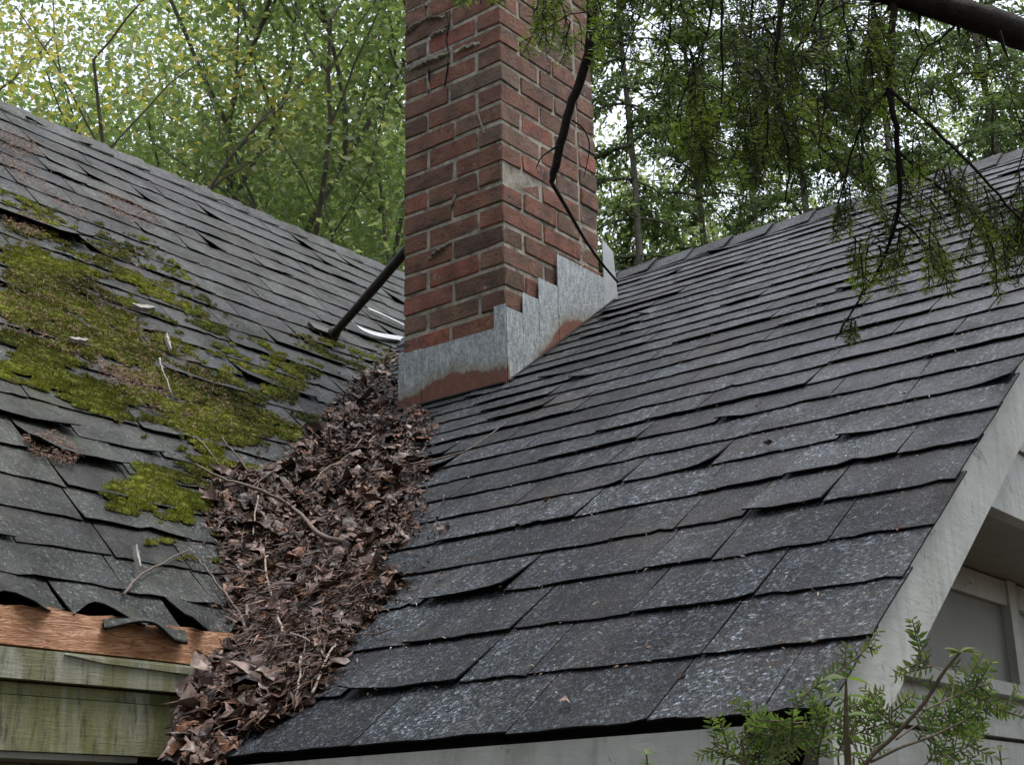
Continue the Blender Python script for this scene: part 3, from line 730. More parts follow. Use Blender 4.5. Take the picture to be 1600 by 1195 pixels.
for i in range(4):
    a, b = yst[i], yst[i + 1] + (.018 if i < 3 else 0); o = fx + .0011 * i
    sheet('step_flashing', [(o, a, zR(a) - .004), (o, b, zR(b) - .004), (o, b, tops[i] + random.uniform(-.002, .002)), (o, a, tops[i])][::-1], (.0025, 0, 0))
ye = CY1 + .004
sheet('back_flashing', [(fx + .001, ye, zR(ye) - .004), (fx + .001, ye + .075, zR(ye + .075) - .002), (fx + .001, ye + .06, zR(ye) + .21), (fx + .001, ye, zR(ye) + .235)][::-1], (.003, 0, 0), M_SHEET)
mb = MB(); mb.prism([(CX0 - .05, ye + .075, zR(ye + .075)), (fx, ye + .075, zR(ye + .075)), (fx, ye + .002, zR(ye) + .12), (CX0 - .05, ye + .002, zR(ye) + .12)], (0, .004, .003)); build(mb, 'saddle_flashing', M_SHEET, chim)
# black tar bead along the foot of the flashing
mb = MB(); mb.tube([(CX0, fy - .010, zR(fy - .010) + .006), (CX1 + .004, fy - .010, zR(fy - .010) + .006)], .006, 6); build(mb, 'sealant_bead', M_EDGE, chim)
mb = MB(); mb.tube([(fx + .009, fy, zR(fy) + .003), (fx + .009, ye + .05, zR(ye + .05) + .003)], .0055, 6); build(mb, 'sealant_bead', M_EDGE, chim)
# grey flashing strips where the left slope runs in behind the chimney
def strip(pxs, w, lift):
    P = [hit_L(x, y) + NL * (lift + .006 * math.sin(i * 1.3)) for i, (x, y) in enumerate(pxs)]; P = spline(P, 5); V = []; F = []
    for p in P: V += [p, p + UL * w, p + UL * w - NL * .004, p - NL * .004]
    for i in range(len(P) - 1):
        for j in range(4): F.append((4 * i + j, 4 * i + (j + 1) % 4, 4 * i + 4 + (j + 1) % 4, 4 * i + 4 + j))
    F += [(0, 3, 2, 1), (4 * len(P) - 4, 4 * len(P) - 3, 4 * len(P) - 2, 4 * len(P) - 1)]
    obj('flashing_strip', V, F, M_SHEET, roofL)
strip([(550, 514), (565, 527), (590, 534), (632, 538)], .035, .020); strip([(575, 488), (600, 501), (632, 516)], .018, .014)

# ------------------------------------------------------------------ stay rod from left slope to chimney
foot = hit_L(517, 526); endp = hit_x(646, 378, CX0 - .002)
rod = tag(empty('stay_rod', tuple(foot)), 'dark slanting stay rod between mossy left roof slope and brick chimney', 'rod')
mb = MB(); mb.tube(spline([foot - NL * .01, foot + (endp - foot) * .5 + np.array([0, 0, -.004]), endp], 5), [.0155] * 5 + [.0165] * 6, 9); build(mb, 'pole', M_ROD, rod, smooth=True)
mb = MB(); mb.tube([foot - NL * .012, foot + (endp - foot) / np.linalg.norm(endp - foot) * .05], [.030, .020], 9); build(mb, 'socket', M_ROD, rod, smooth=True)
mb = MB(); yv = np.array([0, 1.0, 0]); mb.box(foot - yv * .05 + NL * .012, (.055, .022, .006), axes=[yv, UL, NL]); build(mb, 'foot_plate', M_ROD, rod)

# ------------------------------------------------------------------ batched leaf geometry
def frames(n, normals, tilt):
    """random orthonormal frames whose third axis wanders from the given normals"""
    N = np.asarray(normals, float) + rng.normal(0, tilt, (n, 3)); N /= np.linalg.norm(N, axis=1, keepdims=True)
    A = rng.normal(size=(n, 3)); X = A - N * np.sum(A * N, 1, keepdims=True); X /= np.linalg.norm(X, axis=1, keepdims=True)
    return X, np.cross(N, X), N
def scatter(tv, tf, P, X, Y, N, size):
    """stamp a template (verts k,3; faces m,q) at every point"""
    tv = np.asarray(tv, float); tf = np.asarray(tf); n = len(P); k = len(tv); s = np.asarray(size, float).reshape(n, 1, 1)
    V = P[:, None, :] + s * (tv[None, :, 0:1] * X[:, None, :] + tv[None, :, 1:2] * Y[:, None, :] + tv[None, :, 2:3] * N[:, None, :])
    F = tf[None] + (np.arange(n) * k)[:, None, None]
    return V.reshape(-1, 3), F.reshape(-1, tf.shape[1])
def maple_template(curl, seed, fold=.25, lobes=5):
    """dry leaf with shallow lobes, unit length, rolled and crumpled; two rings of points"""
    r = random.Random(seed); nl = 14; rim = []
    for i in range(nl):
        a = 2 * math.pi * i / nl + r.gauss(0, .08); rad = (.50 if i % 3 == 0 else .36 if i % 3 == 1 else .42) * r.uniform(.8, 1.15)
        rim.append((math.sin(a) * rad * .72, math.cos(a) * rad * 1.05))
    pts = [(0, 0)] + [(.55 * x, .55 * y) for x, y in rim] + rim; V = []; ax = r.uniform(0, 3.14)
    for x, y in pts:
        u = x * math.cos(ax) + y * math.sin(ax); v = -x * math.sin(ax) + y * math.cos(ax); rr = math.hypot(x, y)
        z = curl * u * u * 2.2 + fold * abs(v) * .7 + .07 * math.sin(9 * x + seed) + .06 * math.sin(11 * y + 2 * seed) + r.gauss(0, .018 + .03 * rr)
        k = 1 - .35 * min(1, abs(curl)) * abs(u); V.append((x * k, y * k, z))
    F = [(0, 1 + i, 1 + (i + 1) % nl) for i in range(nl)]
    for i in range(nl): a, b, c, d = 1 + i, 1 + (i + 1) % nl, 1 + nl + (i + 1) % nl, 1 + nl + i; F += [(a, d, c), (a, c, b)]
    return np.array(V), np.array(F)
TEMPL = [maple_template(c, i, f) for i, (c, f) in enumerate(((.25, .12), (-.2, .10), (.5, .2), (-.45, .25), (.1, -.2), (.8, .1)))]
STRIP = (np.array([(-.5, 0, 0), (-.2, .10, .10), (-.15, -.12, .06), (.15, .13, .16), (.2, -.10, .12), (.5, .02, -.02)]), np.array([(0, 2, 1), (1, 2, 4), (1, 4, 3), (3, 4, 5)]))

# ------------------------------------------------------------------ leaf pile in the valley
PILE = [(622, 552), (604, 556), (572, 578), (528, 622), (495, 660), (462, 690), (440, 728), (400, 742), (345, 744), (316, 768), (322, 800), (336, 850), (352, 905), (362, 965), (366, 1005), (345, 1035), (316, 1055), (300, 1085), (284, 1120), (270, 1160), (280, 1200), (330, 1205), (372, 1170), (428, 1138), (470, 1112), (505, 1082), (528, 1040), (560, 990), (606, 945), (634, 912), (598, 890), (612, 868), (658, 842), (668, 800), (658, 768), (676, 740), (664, 705), (684, 672), (680, 650), (640, 640), (628, 636)]
def pile_pt(px, py, extra=0.0):
    P, N = surf(px, py); d = poly_dist(px, py, PILE)
    ins = in_poly(px, py, PILE)
    th = np.where(ins, .026 * (1 - np.exp(-d / 30.0)), 0)
    wav = np.array([fbm((x * .028, y * .028, 3.3)) for x, y in zip(np.atleast_1d(px), np.atleast_1d(py))]) * .030
    D = N + np.array([.25, -.25, .9]); D /= np.linalg.norm(D, axis=1, keepdims=True)
    return P + D * (th + np.where(ins, np.clip(wav, -th * .8, th), 0) + extra)[:, None], D
pile = tag(empty('leaf_pile', tuple(surf(440, 900)[0][0])), 'damp pile of brown fallen leaves and twigs filling the roof valley below the chimney', 'leaf pile')
# matted core of the pile, blackened so bare gaps read as shaded holes
st = 9; gx = np.arange(255, 700, st); gy = np.arange(545, 1212, st)
GX_, GY_ = np.meshgrid(gx, gy); fx_, fy_ = GX_.ravel().astype(float), GY_.ravel().astype(float)
ins = in_poly(fx_, fy_, PILE) ; PP, DD = pile_pt(fx_, fy_, -.004)
PP = PP + DD * (rng.normal(0, .003, len(PP)))[:, None]
idx = np.arange(len(fx_)).reshape(GX_.shape); F = []
for j in range(idx.shape[0] - 1):
    for i in range(idx.shape[1] - 1):
        q = [idx[j, i], idx[j + 1, i], idx[j + 1, i + 1], idx[j, i + 1]]
        if all(ins[k] for k in q):
            pts = PP[q]
            if max(np.linalg.norm(pts[a] - pts[(a + 1) % 4]) for a in range(4)) < .09: F.append(tuple(q))
used = sorted({k for f in F for k in f}); rm = {k: i for i, k in enumerate(used)}
obj('leaf_mould', PP[used], [tuple(rm[k] for k in f) for f in F], plain('leaf_mould', (.014, .009, .007), .7, .15, 90, .6, 1.0), pile, smooth=False)
def dead_colors(n, bright=1.0):
    pal = np.array([(.035, .020, .016), (.13, .078, .060), (.26, .175, .145), (.085, .046, .034), (.38, .28, .245), (.19, .12, .095), (.24, .10, .042), (.48, .37, .33)])
    w = np.array([.30, .2, .10, .22, .05, .10, .03, .02]); c = pal[rng.choice(len(pal), n, p=w / w.sum())]
    return np.clip(c * rng.uniform(.3, 1.15, (n, 1)) * bright * .60, 0, 1)
VV, FF, CC = [], [], []; off = 0
def push(V, F, C, k):
    global off
    C = C * np.array([1.06, .92, .80])
    VV.append(V); FF.append(F + off); CC.append(np.repeat(C, k, 0)); off += len(V)
for ti, (tv, tf) in enumerate(TEMPL):
    n = 300; q = sample_pile(PILE, n); n = len(q); P, D = pile_pt(q[:, 0], q[:, 1], 0); P = P + D * rng.uniform(-.002, .012, (n, 1))
    X, Y, N = frames(n, D, .24); V, F = scatter(tv, tf, P, X, Y, N, rng.uniform(.020, .048, n)); push(V, F, dead_colors(n), len(tv))
n = 8000; q = sample_pile(PILE, n); n = len(q); P, D = pile_pt(q[:, 0], q[:, 1], 0); P = P + D * rng.uniform(-.002, .014, (n, 1))
X, Y, N = frames(n, D, .30); V, F = scatter(STRIP[0], STRIP[1], P, X, Y, N, rng.uniform(.009, .030, n)); push(V, F, dead_colors(n), len(STRIP[0]))
# stems: long thin slivers
SL_ = (np.array([(-.5, -.012, 0), (-.1, .014, .10), (.1, -.012, .11), (.5, .010, 0)]), np.array([(0, 2, 1), (1, 2, 3)]))
low = [(350, 880), (600, 900), (560, 990), (500, 1085), (440, 1090), (365, 1000)]
for poly, n in ((PILE, 1600), (low, 2200)):
    q = sample_poly(poly, n); P, D = pile_pt(q[:, 0], q[:, 1], 0); P = P + D * rng.uniform(.002, .018, (n, 1))
    X, Y, N = frames(n, D, .25); V, F = scatter(SL_[0], SL_[1], P, X, Y, N, rng.uniform(.03, .085, n)); push(V, F, dead_colors(n, 1.0), 4)
# a thin fringe of crumbs spilling past the pile edge on both slopes
fr_poly = [(300, 760), (440, 690), (520, 600), (600, 545), (628, 560), (632, 640), (700, 650), (700, 760), (690, 850), (640, 940), (560, 1040), (480, 1120), (340, 1000), (320, 860)]
n = 1100; q = sample_poly(fr_poly, n); P, D = pile_pt(q[:, 0], q[:, 1], .005)
X, Y, N = frames(n, D, .35); V, F = scatter(STRIP[0], STRIP[1], P, X, Y, N, rng.uniform(.008, .026, n)); push(V, F, dead_colors(n), len(STRIP[0]))
tag(obj('leaf_litter', np.vstack(VV), np.vstack(FF), M_DEAD, pile, colors=np.vstack(CC)), kind='stuff')
# the leaves that can be told apart
leaf_me = []
for i, (tv, tf) in enumerate(TEMPL):
    leaf_me.append(mesh_np('leaf', tv, [tuple(f) for f in tf.tolist()], M_DEAD1, smooth=True))
def leaf_obj(p, D, size, parent, tilt=.3, name='leaf'):
    X, Y, N = frames(1, D[None], tilt); o = link(name, random.choice(leaf_me), parent, p)
    Mx = Matrix(((X[0][0], Y[0][0], N[0][0]), (X[0][1], Y[0][1], N[0][1]), (X[0][2], Y[0][2], N[0][2])))
    o.rotation_euler = Mx.to_euler(); o.scale = (size, size * random.uniform(.8, 1.2), size); return o
n = 230; q = sample_pile(PILE, n); n = len(q); P, D = pile_pt(q[:, 0], q[:, 1], .010)
for i in range(n): leaf_obj(P[i], D[i], random.uniform(.036, .076), pile)
big = [(420, 1068, .13), (385, 1030, .10), (340, 1110, .11), (390, 1105, .11), (310, 1140, .10), (350, 1150, .09), (440, 1085, .08), (470, 905, .085), (585, 905, .095), (520, 690, .08), (545, 660, .08), (600, 655, .075), (640, 735, .075), (640, 780, .07), (575, 855, .08), (340, 745, .085), (330, 795, .08), (380, 815, .08), (430, 745, .09), (460, 790, .08), (655, 660, .06), (330, 1075, .08), (300, 1165, .08), (360, 1175, .07), (495, 940, .08), (395, 880, .08), (545, 815, .055), (635, 910, .06), (520, 735, .07), (300, 1110, .09)]
for px, py, s in big:
    p, d = pile_pt(np.array([px]), np.array([py]), .014); leaf_obj(p[0], d[0], s * .85, pile, .3)

# ------------------------------------------------------------------ single leaves lying out on the slopes
def lone(px, py, side, size, label, mat=None):
    p = (hit_R if side == 'R' else hit_L)(px, py); n = NR if side == 'R' else NL
    o = leaf_obj(p + n * .012, n, size, None, .25, 'fallen_leaf'); tag(o, label, 'leaf', 'leaves lying on the roof slopes'); return o
lone(697, 834, 'R', .038, 'dark curled leaf just right of the leaf pile, below a lifted shingle')
lone(857, 790, 'R', .022, 'small rust-brown leaf alone in the middle of the right roof slope')
lone(1206, 702, 'R', .020, 'orange-brown leaf scrap on right slope left of the gable edge')
lone(1188, 640, 'R', .020, 'pale leaf scrap high on the right slope, level with the chimney foot')
lone(885, 1105, 'R', .022, 'tan leaf scrap on the lowest right shingle course near the eave')
lone(1072, 1072, 'R', .014, 'tiny pale leaf crumb near the right eave above the shrub')
lone(1045, 1020, 'R', .016, 'pale crumpled scrap on the second shingle course from the right eave')
lone(690, 905, 'R', .024, 'long tan leaf scrap near the leaf pile, lower right slope')
lone(1405, 838, 'R', .012, 'tiny orange crumb near the gable edge of the right slope')
# bleached chips on the mossy slope
def chip(pts, w, label):
    P = [hit_L(x, y) + NL * .022 for x, y in pts]; P = spline(P, 4); V, F = [], []
    for i, p in enumerate(P):
        a = w * (math.sin(math.pi * (i + .6) / (len(P) + .2))) ; b = UL * a * random.uniform(.8, 1.2); h = NL * (.003 + .004 * random.random())
        V += [p - b + h, p + b + h, p + b - NL * .006, p - b - NL * .006]
    for i in range(len(P) - 1):
        for j in range(4): F.append((4 * i + j, 4 * i + (j + 1) % 4, 4 * i + 4 + (j + 1) % 4, 4 * i + 4 + j))
    F += [(0, 3, 2, 1), (4 * len(P) - 4, 4 * len(P) - 3, 4 * len(P) - 2, 4 * len(P) - 1)]
    tag(obj('bark_chip', V, F, M_CHIP), label, 'bark chip', 'bleached chips on the mossy slope')
chip([(200, 486), (215, 490), (236, 492)], .010, 'pale flat chip at the upper right edge of the moss')
chip([(254, 532), (256, 544), (260, 556)], .012, 'crumpled white chip amid the moss, above the pale stick')
chip([(203, 868), (205, 884), (208, 902)], .010, 'curled white papery chip on the bare shingles above the torn eave')
chip([(100, 540), (116, 543), (131, 544)], .006, 'long pale splinter in the middle of the thickest moss')

# ------------------------------------------------------------------ twigs
def twig(pts, r0, r1, label, lift=.016, mat=M_TWIG, side=None, forks=()):
    xs = np.array([p[0] for p in pts], float); ys = np.array([p[1] for p in pts], float)
    if side == 'L': P = hit_L(xs, ys) + NL * lift
    elif side == 'R': P = hit_R(xs, ys) + NR * lift
    else: P, _ = pile_pt(xs, ys, lift)
    S_ = spline(list(P), 4); k = len(S_); S_ = [p + rng.normal(0, .0012, 3) for p in S_]
    mb = MB(); mb.tube(S_, list(np.linspace(r0, r1, k)), 6)
    for t, dx, dy in forks:
        b = S_[int(t * (k - 1))]; q = proj(b); e, _ = pile_pt(np.array([q[0] + dx]), np.array([q[1] + dy]), lift + .008)
        rf = min(r0, r1) * .7; mb.tube([b, (b + e[0]) / 2 + rng.normal(0, .003, 3), e[0]], [rf, rf * .8, rf * .5], 5)
    tag(build(mb, 'twig', mat, smooth=True), label, 'twig', 'twigs lying in the roof valley')
twig([(300, 740), (349, 775), (395, 804), (450, 834), (505, 865), (546, 880)], .0028, .0062, 'thickest stick, lying slanting across the middle of the leaf pile', .024, forks=((.35, 40, -12), (.38, -15, 18)))
twig([(343, 692), (365, 716), (384, 746), (398, 765)], .0022, .0014, 'short thin twig from the moss edge into the upper left of the leaf pile', .014)
twig([(303, 690), (327, 716), (345, 744), (350, 772)], .0024, .0013, 'thin twig left of its neighbour, running from moss down to the thick stick', .014)
twig([(478, 782), (514, 763), (544, 741), (572, 720)], .0030, .0024, 'dark stick rising to the right in the upper part of the leaf pile', .022)
twig([(555, 700), (582, 713), (610, 714), (640, 707)], .0020, .0016, 'curved thin twig across the leaf pile just below the chimney', .018)
twig([(585, 775), (620, 757), (650, 745), (726, 715), (781, 680)], .0036, .0016, 'long thin stick reaching from the leaf pile up over the right roof slope', .016)
twig([(186, 938), (216, 906), (256, 884), (290, 867)], .0028, .0014, 'bare curved twig lying on shingles above the torn eave', .014, side='L')
twig([(300, 880), (322, 904), (348, 940), (372, 976), (392, 1022)], .0018, .0036, 'twig hanging down the left margin of the leaf pile to the eave', .016, M_TWIG)
twig([(408, 900), (424, 930), (430, 956), (444, 1004), (452, 1026)], .0022, .0028, 'upright brown twig in the lower middle of the leaf pile', .022, M_TWIGP)
twig([(460, 1024), (520, 1012), (570, 1004), (616, 996)], .0018, .0014, 'thin straight twig pointing right from the lower leaf pile onto bare shingles', .014, M_TWIG)
twig([(424, 1032), (464, 1028), (500, 1036), (512, 1050)], .0019, .0015, 'arched twig over the large curled leaf at the valley foot', .020, M_TWIGP)
twig([(532, 1022), (520, 1042), (508, 1062), (492, 1098)], .0022, .0026, 'pale twig pointing down at the lower right edge of the leaf pile', .016, M_TWIGP)
twig([(482, 1036), (478, 1060), (474, 1084), (464, 1112)], .0024, .0018, 'pale twig pointing down beside the large curled leaf', .018, M_TWIGP, forks=((.2, 8, -16),))
twig([(390, 820), (389, 840), (386, 866)], .0020, .0018, 'short upright pale twig below the thick stick on the left', .024, M_TWIGP)
twig([(240, 575), (249, 600), (261, 630)], .0026, .0016, 'bleached straight stick lying in the moss', .028, M_CHIP, side='L')
twig([(470, 900), (500, 885), (540, 882)], .0018, .0014, 'thin twig beside the dark hollow in the leaf pile centre', .018)
twig([(330, 1150), (300, 1180), (276, 1215)], .0016, .0010, 'thin stem hanging down past the board at the lowest tip of the leaf pile', .010)

# ------------------------------------------------------------------ moss on the left slope
MOSS = [([(0, 385), (60, 395), (140, 425), (235, 445), (250, 490), (330, 540), (380, 605), (440, 640), (500, 655), (455, 692), (440, 730), (395, 738), (345, 742), (310, 730), (250, 700), (150, 655), (80, 618), (0, 592)], 1.0, -.02),
        ([(200, 690), (310, 715), (335, 770), (335, 838), (250, 835), (165, 800), (150, 770), (215, 745)], .8, .34),
        ([(285, 690), (330, 735), (336, 800), (280, 800), (235, 730)], .8, .08),
        ([(215, 845), (300, 850), (352, 870), (350, 885), (280, 878), (220, 868)], .6, .05),
        ([(370, 500), (470, 525), (560, 530), (625, 555), (560, 590), (500, 590), (420, 560), (360, 530)], .5, .10),
        ([(0, 300), (240, 380), (330, 470), (520, 560), (450, 640), (300, 540), (0, 420)], .35, .22)]
sL_arr = np.array(sL)
Vm, Fm, Cm = [], [], []; offm = 0
def pushm(V, F, C):
    global offm
    Vm.append(V); Fm.append(F + offm); Cm.append(C); offm += len(V)
DOME = (np.array([(0, 0, 1)] + [(.62 * math.cos(a), .62 * math.sin(a), .62) for a in np.linspace(0, 2 * math.pi, 6, endpoint=False)] + [(math.cos(a + .5), math.sin(a + .5), -.1) for a in np.linspace(0, 2 * math.pi, 6, endpoint=False)]),
        np.array([(0, 1 + i, 1 + (i + 1) % 6) for i in range(6)] + [(1 + i, 7 + i, 1 + (i + 1) % 6) for i in range(6)] + [(7 + i, 7 + (i + 1) % 6, 1 + (i + 1) % 6) for i in range(6)]))
BLADE = (np.array([(-.16, 0, 0), (.16, 0, 0), (.05, .25, 1.0)]), np.array([(0, 1, 2)]))
clP, clR, clB = [], [], []
for poly, dens, thr in MOSS:
    xs = [p[0] for p in poly]; ys = [p[1] for p in poly]; area = (max(xs) - min(xs)) * (max(ys) - min(ys))
    q = sample_poly(poly, int(area * .080 * dens)); P = hit_L(q[:, 0], q[:, 1])
    s = (P[:, 2] - L_EAVE[2]) / math.sin(TL)
    ph = np.array([(v - sL_arr[np.searchsorted(sL_arr, v) - 1]) / .112 for v in s])       # place within its course: moss holds to the butt edges
    dpe = np.minimum(poly_dist(q[:, 0], q[:, 1], poly) / 45.0, 1)
    for i in range(len(P)):
        nv = fbm((P[i][1] * 4.5, s[i] * 9.0, 1.7), 5) + .8 * fbm((P[i][1] * 13, s[i] * 42, 7.7), 4)
        nv += .50 * (1 - ph[i]) * (1 if ph[i] > .10 else -.4) - .16 + .34 * dpe[i] - .12
        if nv > thr + random.uniform(-.06, .06):
            clP.append(P[i]); clR.append(min(1.0, .35 + (nv - thr) * 1.1)); clB.append(fbm((P[i][1] * 3, s[i] * 4, 9.0), 3))
clP = np.array(clP); clR = np.array(clR); clB = np.array(clB); n = len(clP)
def moss_col(b, n):
    base = np.array([.030, .040, .009]); yellow_green = np.array([.20, .225, .026]); brn = np.array([.12, .10, .035])  # moss runs from dark to yellow-green by noise, some of it brown
    t = np.clip(.46 + b[:, None] * .9 + rng.normal(0, .16, (n, 1)), 0, 1); c = base + (yellow_green - base) * t
    k = (rng.random((n, 1)) < .24); return np.where(k, brn * rng.uniform(.6, 1.4, (n, 1)), c)
Z3 = np.tile(NL, (n, 1)); X = np.tile(np.array([0, 1.0, 0]), (n, 1)); Y = np.tile(UL, (n, 1))
sz = clR * rng.uniform(.006, .017, n)
V, F = scatter(DOME[0] * np.array([1.35, .85, .5]), DOME[1], clP + NL * .006, X, Y, Z3, sz); pushm(V, F, np.repeat(moss_col(clB, n) * .75, len(DOME[0]), 0))
per = 14; PB = np.repeat(clP, per, 0); rB = np.repeat(sz, per); nb = len(PB)
a = rng.uniform(0, 2 * math.pi, nb); rr = np.sqrt(rng.random(nb)) * 1.25
PB = PB + (np.cos(a) * rr * rB * 1.35)[:, None] * np.array([0, 1.0, 0]) + (np.sin(a) * rr * rB * .85)[:, None] * UL + NL * (.006 + rB * .42 * np.sqrt(np.clip(1 - (rr / 1.3) ** 2, 0, 1)))[:, None]
Xb, Yb, Nb = frames(nb, np.tile(NL * .8 + np.array([.15, 0, .25]), (nb, 1)), .5)
V, F = scatter(BLADE[0], BLADE[1], PB, Xb, Yb, Nb, rng.uniform(.003, .0085, nb)); pushm(V, F, np.repeat(moss_col(np.repeat(clB, per), nb), 3, 0))
tag(obj('moss', np.vstack(Vm), np.vstack(Fm), M_MOSS, colors=np.vstack(Cm)), 'bright green moss cushions spreading over the left roof slope', 'moss', kind='stuff')

# ------------------------------------------------------------------ fallen conifer needles on the left slope
NEED = [([(0, 200), (40, 215), (70, 245), (30, 250), (0, 235)], 500), ([(0, 245), (40, 255), (90, 310), (140, 340), (110, 345), (50, 300), (0, 270)], 600), ([(150, 300), (200, 315), (255, 350), (215, 360), (165, 335)], 600), ([(0, 335), (60, 345), (85, 365), (40, 375), (0, 355)], 450), ([(30, 690), (80, 680), (125, 715), (110, 735), (50, 720)], 500), ([(0, 420), (150, 450), (300, 560), (400, 680), (280, 680), (100, 560), (0, 520)], 2200), ([(150, 570), (240, 590), (260, 625), (170, 605)], 500), ([(0, 200), (350, 330), (600, 470), (560, 560), (0, 420)], 900)]
Vn, Fn, Cn = [], [], []; offn = 0
for poly, n in NEED:
    q = sample_poly(poly, n); P = hit_L(q[:, 0], q[:, 1]) + NL * rng.uniform(.008, .018, (n, 1))
    X, Y, N = frames(n, np.tile(NL, (n, 1)), .25); V, F = scatter(SL_[0] * np.array([1, 2.2, 1]), SL_[1], P, X, Y, N, rng.uniform(.010, .030, n))
    pal = np.array([(.17, .085, .055), (.11, .062, .045), (.22, .15, .115), (.07, .045, .034)]); Vn.append(V); Fn.append(F + offn); offn += len(V); Cn.append(np.repeat(pal[rng.choice(4, n)], 4, 0))
tag(obj('needle_litter', np.vstack(Vn), np.vstack(Fn), M_NLIT, colors=np.vstack(Cn)), 'rusty fallen needles drifted along the left slope shingle courses', 'needle litter', kind='stuff')
# crumbs on the right slope, in the course lines
n = 900; q = sample_poly([(690, 640), (940, 500), (1300, 380), (1560, 480), (1440, 820), (1300, 1080), (560, 1130), (640, 930)], n); P = hit_R(q[:, 0], q[:, 1])
P = P + NR * .010; X, Y, N = frames(n, np.tile(NR, (n, 1)), .3); V, F = scatter(STRIP[0], STRIP[1], P, X, Y, N, rng.uniform(.003, .010, n))
pal = np.array([(.20, .135, .09), (.12, .075, .05), (.33, .28, .22)])
tag(obj('leaf_crumbs', V, F, M_NLIT, colors=np.repeat(pal[rng.choice(3, n)], 6, 0)), 'tiny leaf crumbs sprinkled over the right roof slope', 'leaf crumbs', kind='stuff')

# ------------------------------------------------------------------ hemlock reaching in from the right
def needle_rows(P, per_m, length, width, colf, flat_n, spread=.9, taper=True):
    """needles in two rows along a polyline -> V,F,C"""
    P = np.asarray(P); seg = np.linalg.norm(np.diff(P, axis=0), axis=1); L = seg.sum(); n = max(4, int(L * per_m))
    t = np.sort(rng.uniform(.02, 1, n)); cum = np.concatenate([[0], np.cumsum(seg)]) / L
    Q = np.stack([np.interp(t, cum, P[:, k]) for k in range(3)], 1)
    T_ = np.gradient(P, axis=0); T_ = np.stack([np.interp(t, cum, T_[:, k]) for k in range(3)], 1); T_ /= np.linalg.norm(T_, axis=1, keepdims=True)
    B = np.cross(T_, flat_n); B /= np.linalg.norm(B, axis=1, keepdims=True) + 1e-9
    side = np.where(rng.random(n) < .5, -1.0, 1.0)[:, None]
    fwd = rng.uniform(.25, .75, (n, 1)); D = B * side * spread + T_ * fwd + rng.normal(0, .22, (n, 3)); D /= np.linalg.norm(D, axis=1, keepdims=True)
    ln = length * rng.uniform(.7, 1.15, (n, 1)) * (np.minimum(1, (1.06 - t) * 5)[:, None] ** .5 if taper else 1)
    S = np.cross(D, flat_n + rng.normal(0, .5, (n, 3))); S /= np.linalg.norm(S, axis=1, keepdims=True) + 1e-9
    w = width / 2
    V = np.stack([Q - S * w * .6, Q + D * ln * .55 + S * w, Q + D * ln, Q + D * ln * .55 - S * w], 1).reshape(-1, 3)
    F = (np.arange(n) * 4)[:, None] + np.array([[0, 1, 2, 3]])
    C = np.repeat(colf(n, t), 4, 0)
    return V, F, C
class Soup:
    def __init__(s): s.V = []; s.F = []; s.C = []; s.o = 0
    def add(s, V, F, C): s.V.append(V); s.F.append(F + s.o); s.C.append(C); s.o += len(V)
    def build(s, name, mat, parent=None): return obj(name, np.vstack(s.V), np.vstack(s.F), mat, parent, colors=np.vstack(s.C))
def px_branch(pts, n=5, jit=.0):
    return spline([at_depth(x, y, d) + rng.normal(0, jit, 3) for x, y, d in pts], n)
HEM_BASE = at_depth(2250, 600, 3.0); HEM_BASE[2] = 0
hem = tag(empty('hemlock_tree', tuple(HEM_BASE)), 'dark hemlock limb with drooping needled sprays hanging across the upper right', 'tree')
mb = MB(); tk = [HEM_BASE + np.array([0, 0, h]) + np.array([.02 * math.sin(h * 2), .02 * math.cos(h * 1.4), 0]) for h in np.linspace(0, 7.5, 14)]
mb.tube(tk, list(np.linspace(.13, .05, 14)), 12); build(mb, 'trunk', M_BARK, hem, smooth=True)
tz = HEM_BASE + np.array([0, 0, 3.15])
limb_pts = [tz] + [at_depth(x, y, d) for x, y, d in ((1800, 128, 2.6), (1650, 72, 2.35), (1560, 40, 2.25), (1480, 14, 2.2), (1400, -8, 2.2), (1280, -32, 2.2), (1120, -62, 2.25), (930, -88, 2.3), (760, -100, 2.35))]
limb = spline(limb_pts, 5); k = len(limb)
mb = MB(); mb.tube([p + rng.normal(0, .0015, 3) for p in limb], list(np.concatenate([np.linspace(.034, .024, 16), np.linspace(.0235, .0065, k - 16)])), 10); build(mb, 'limb', M_BARK, hem, smooth=True)
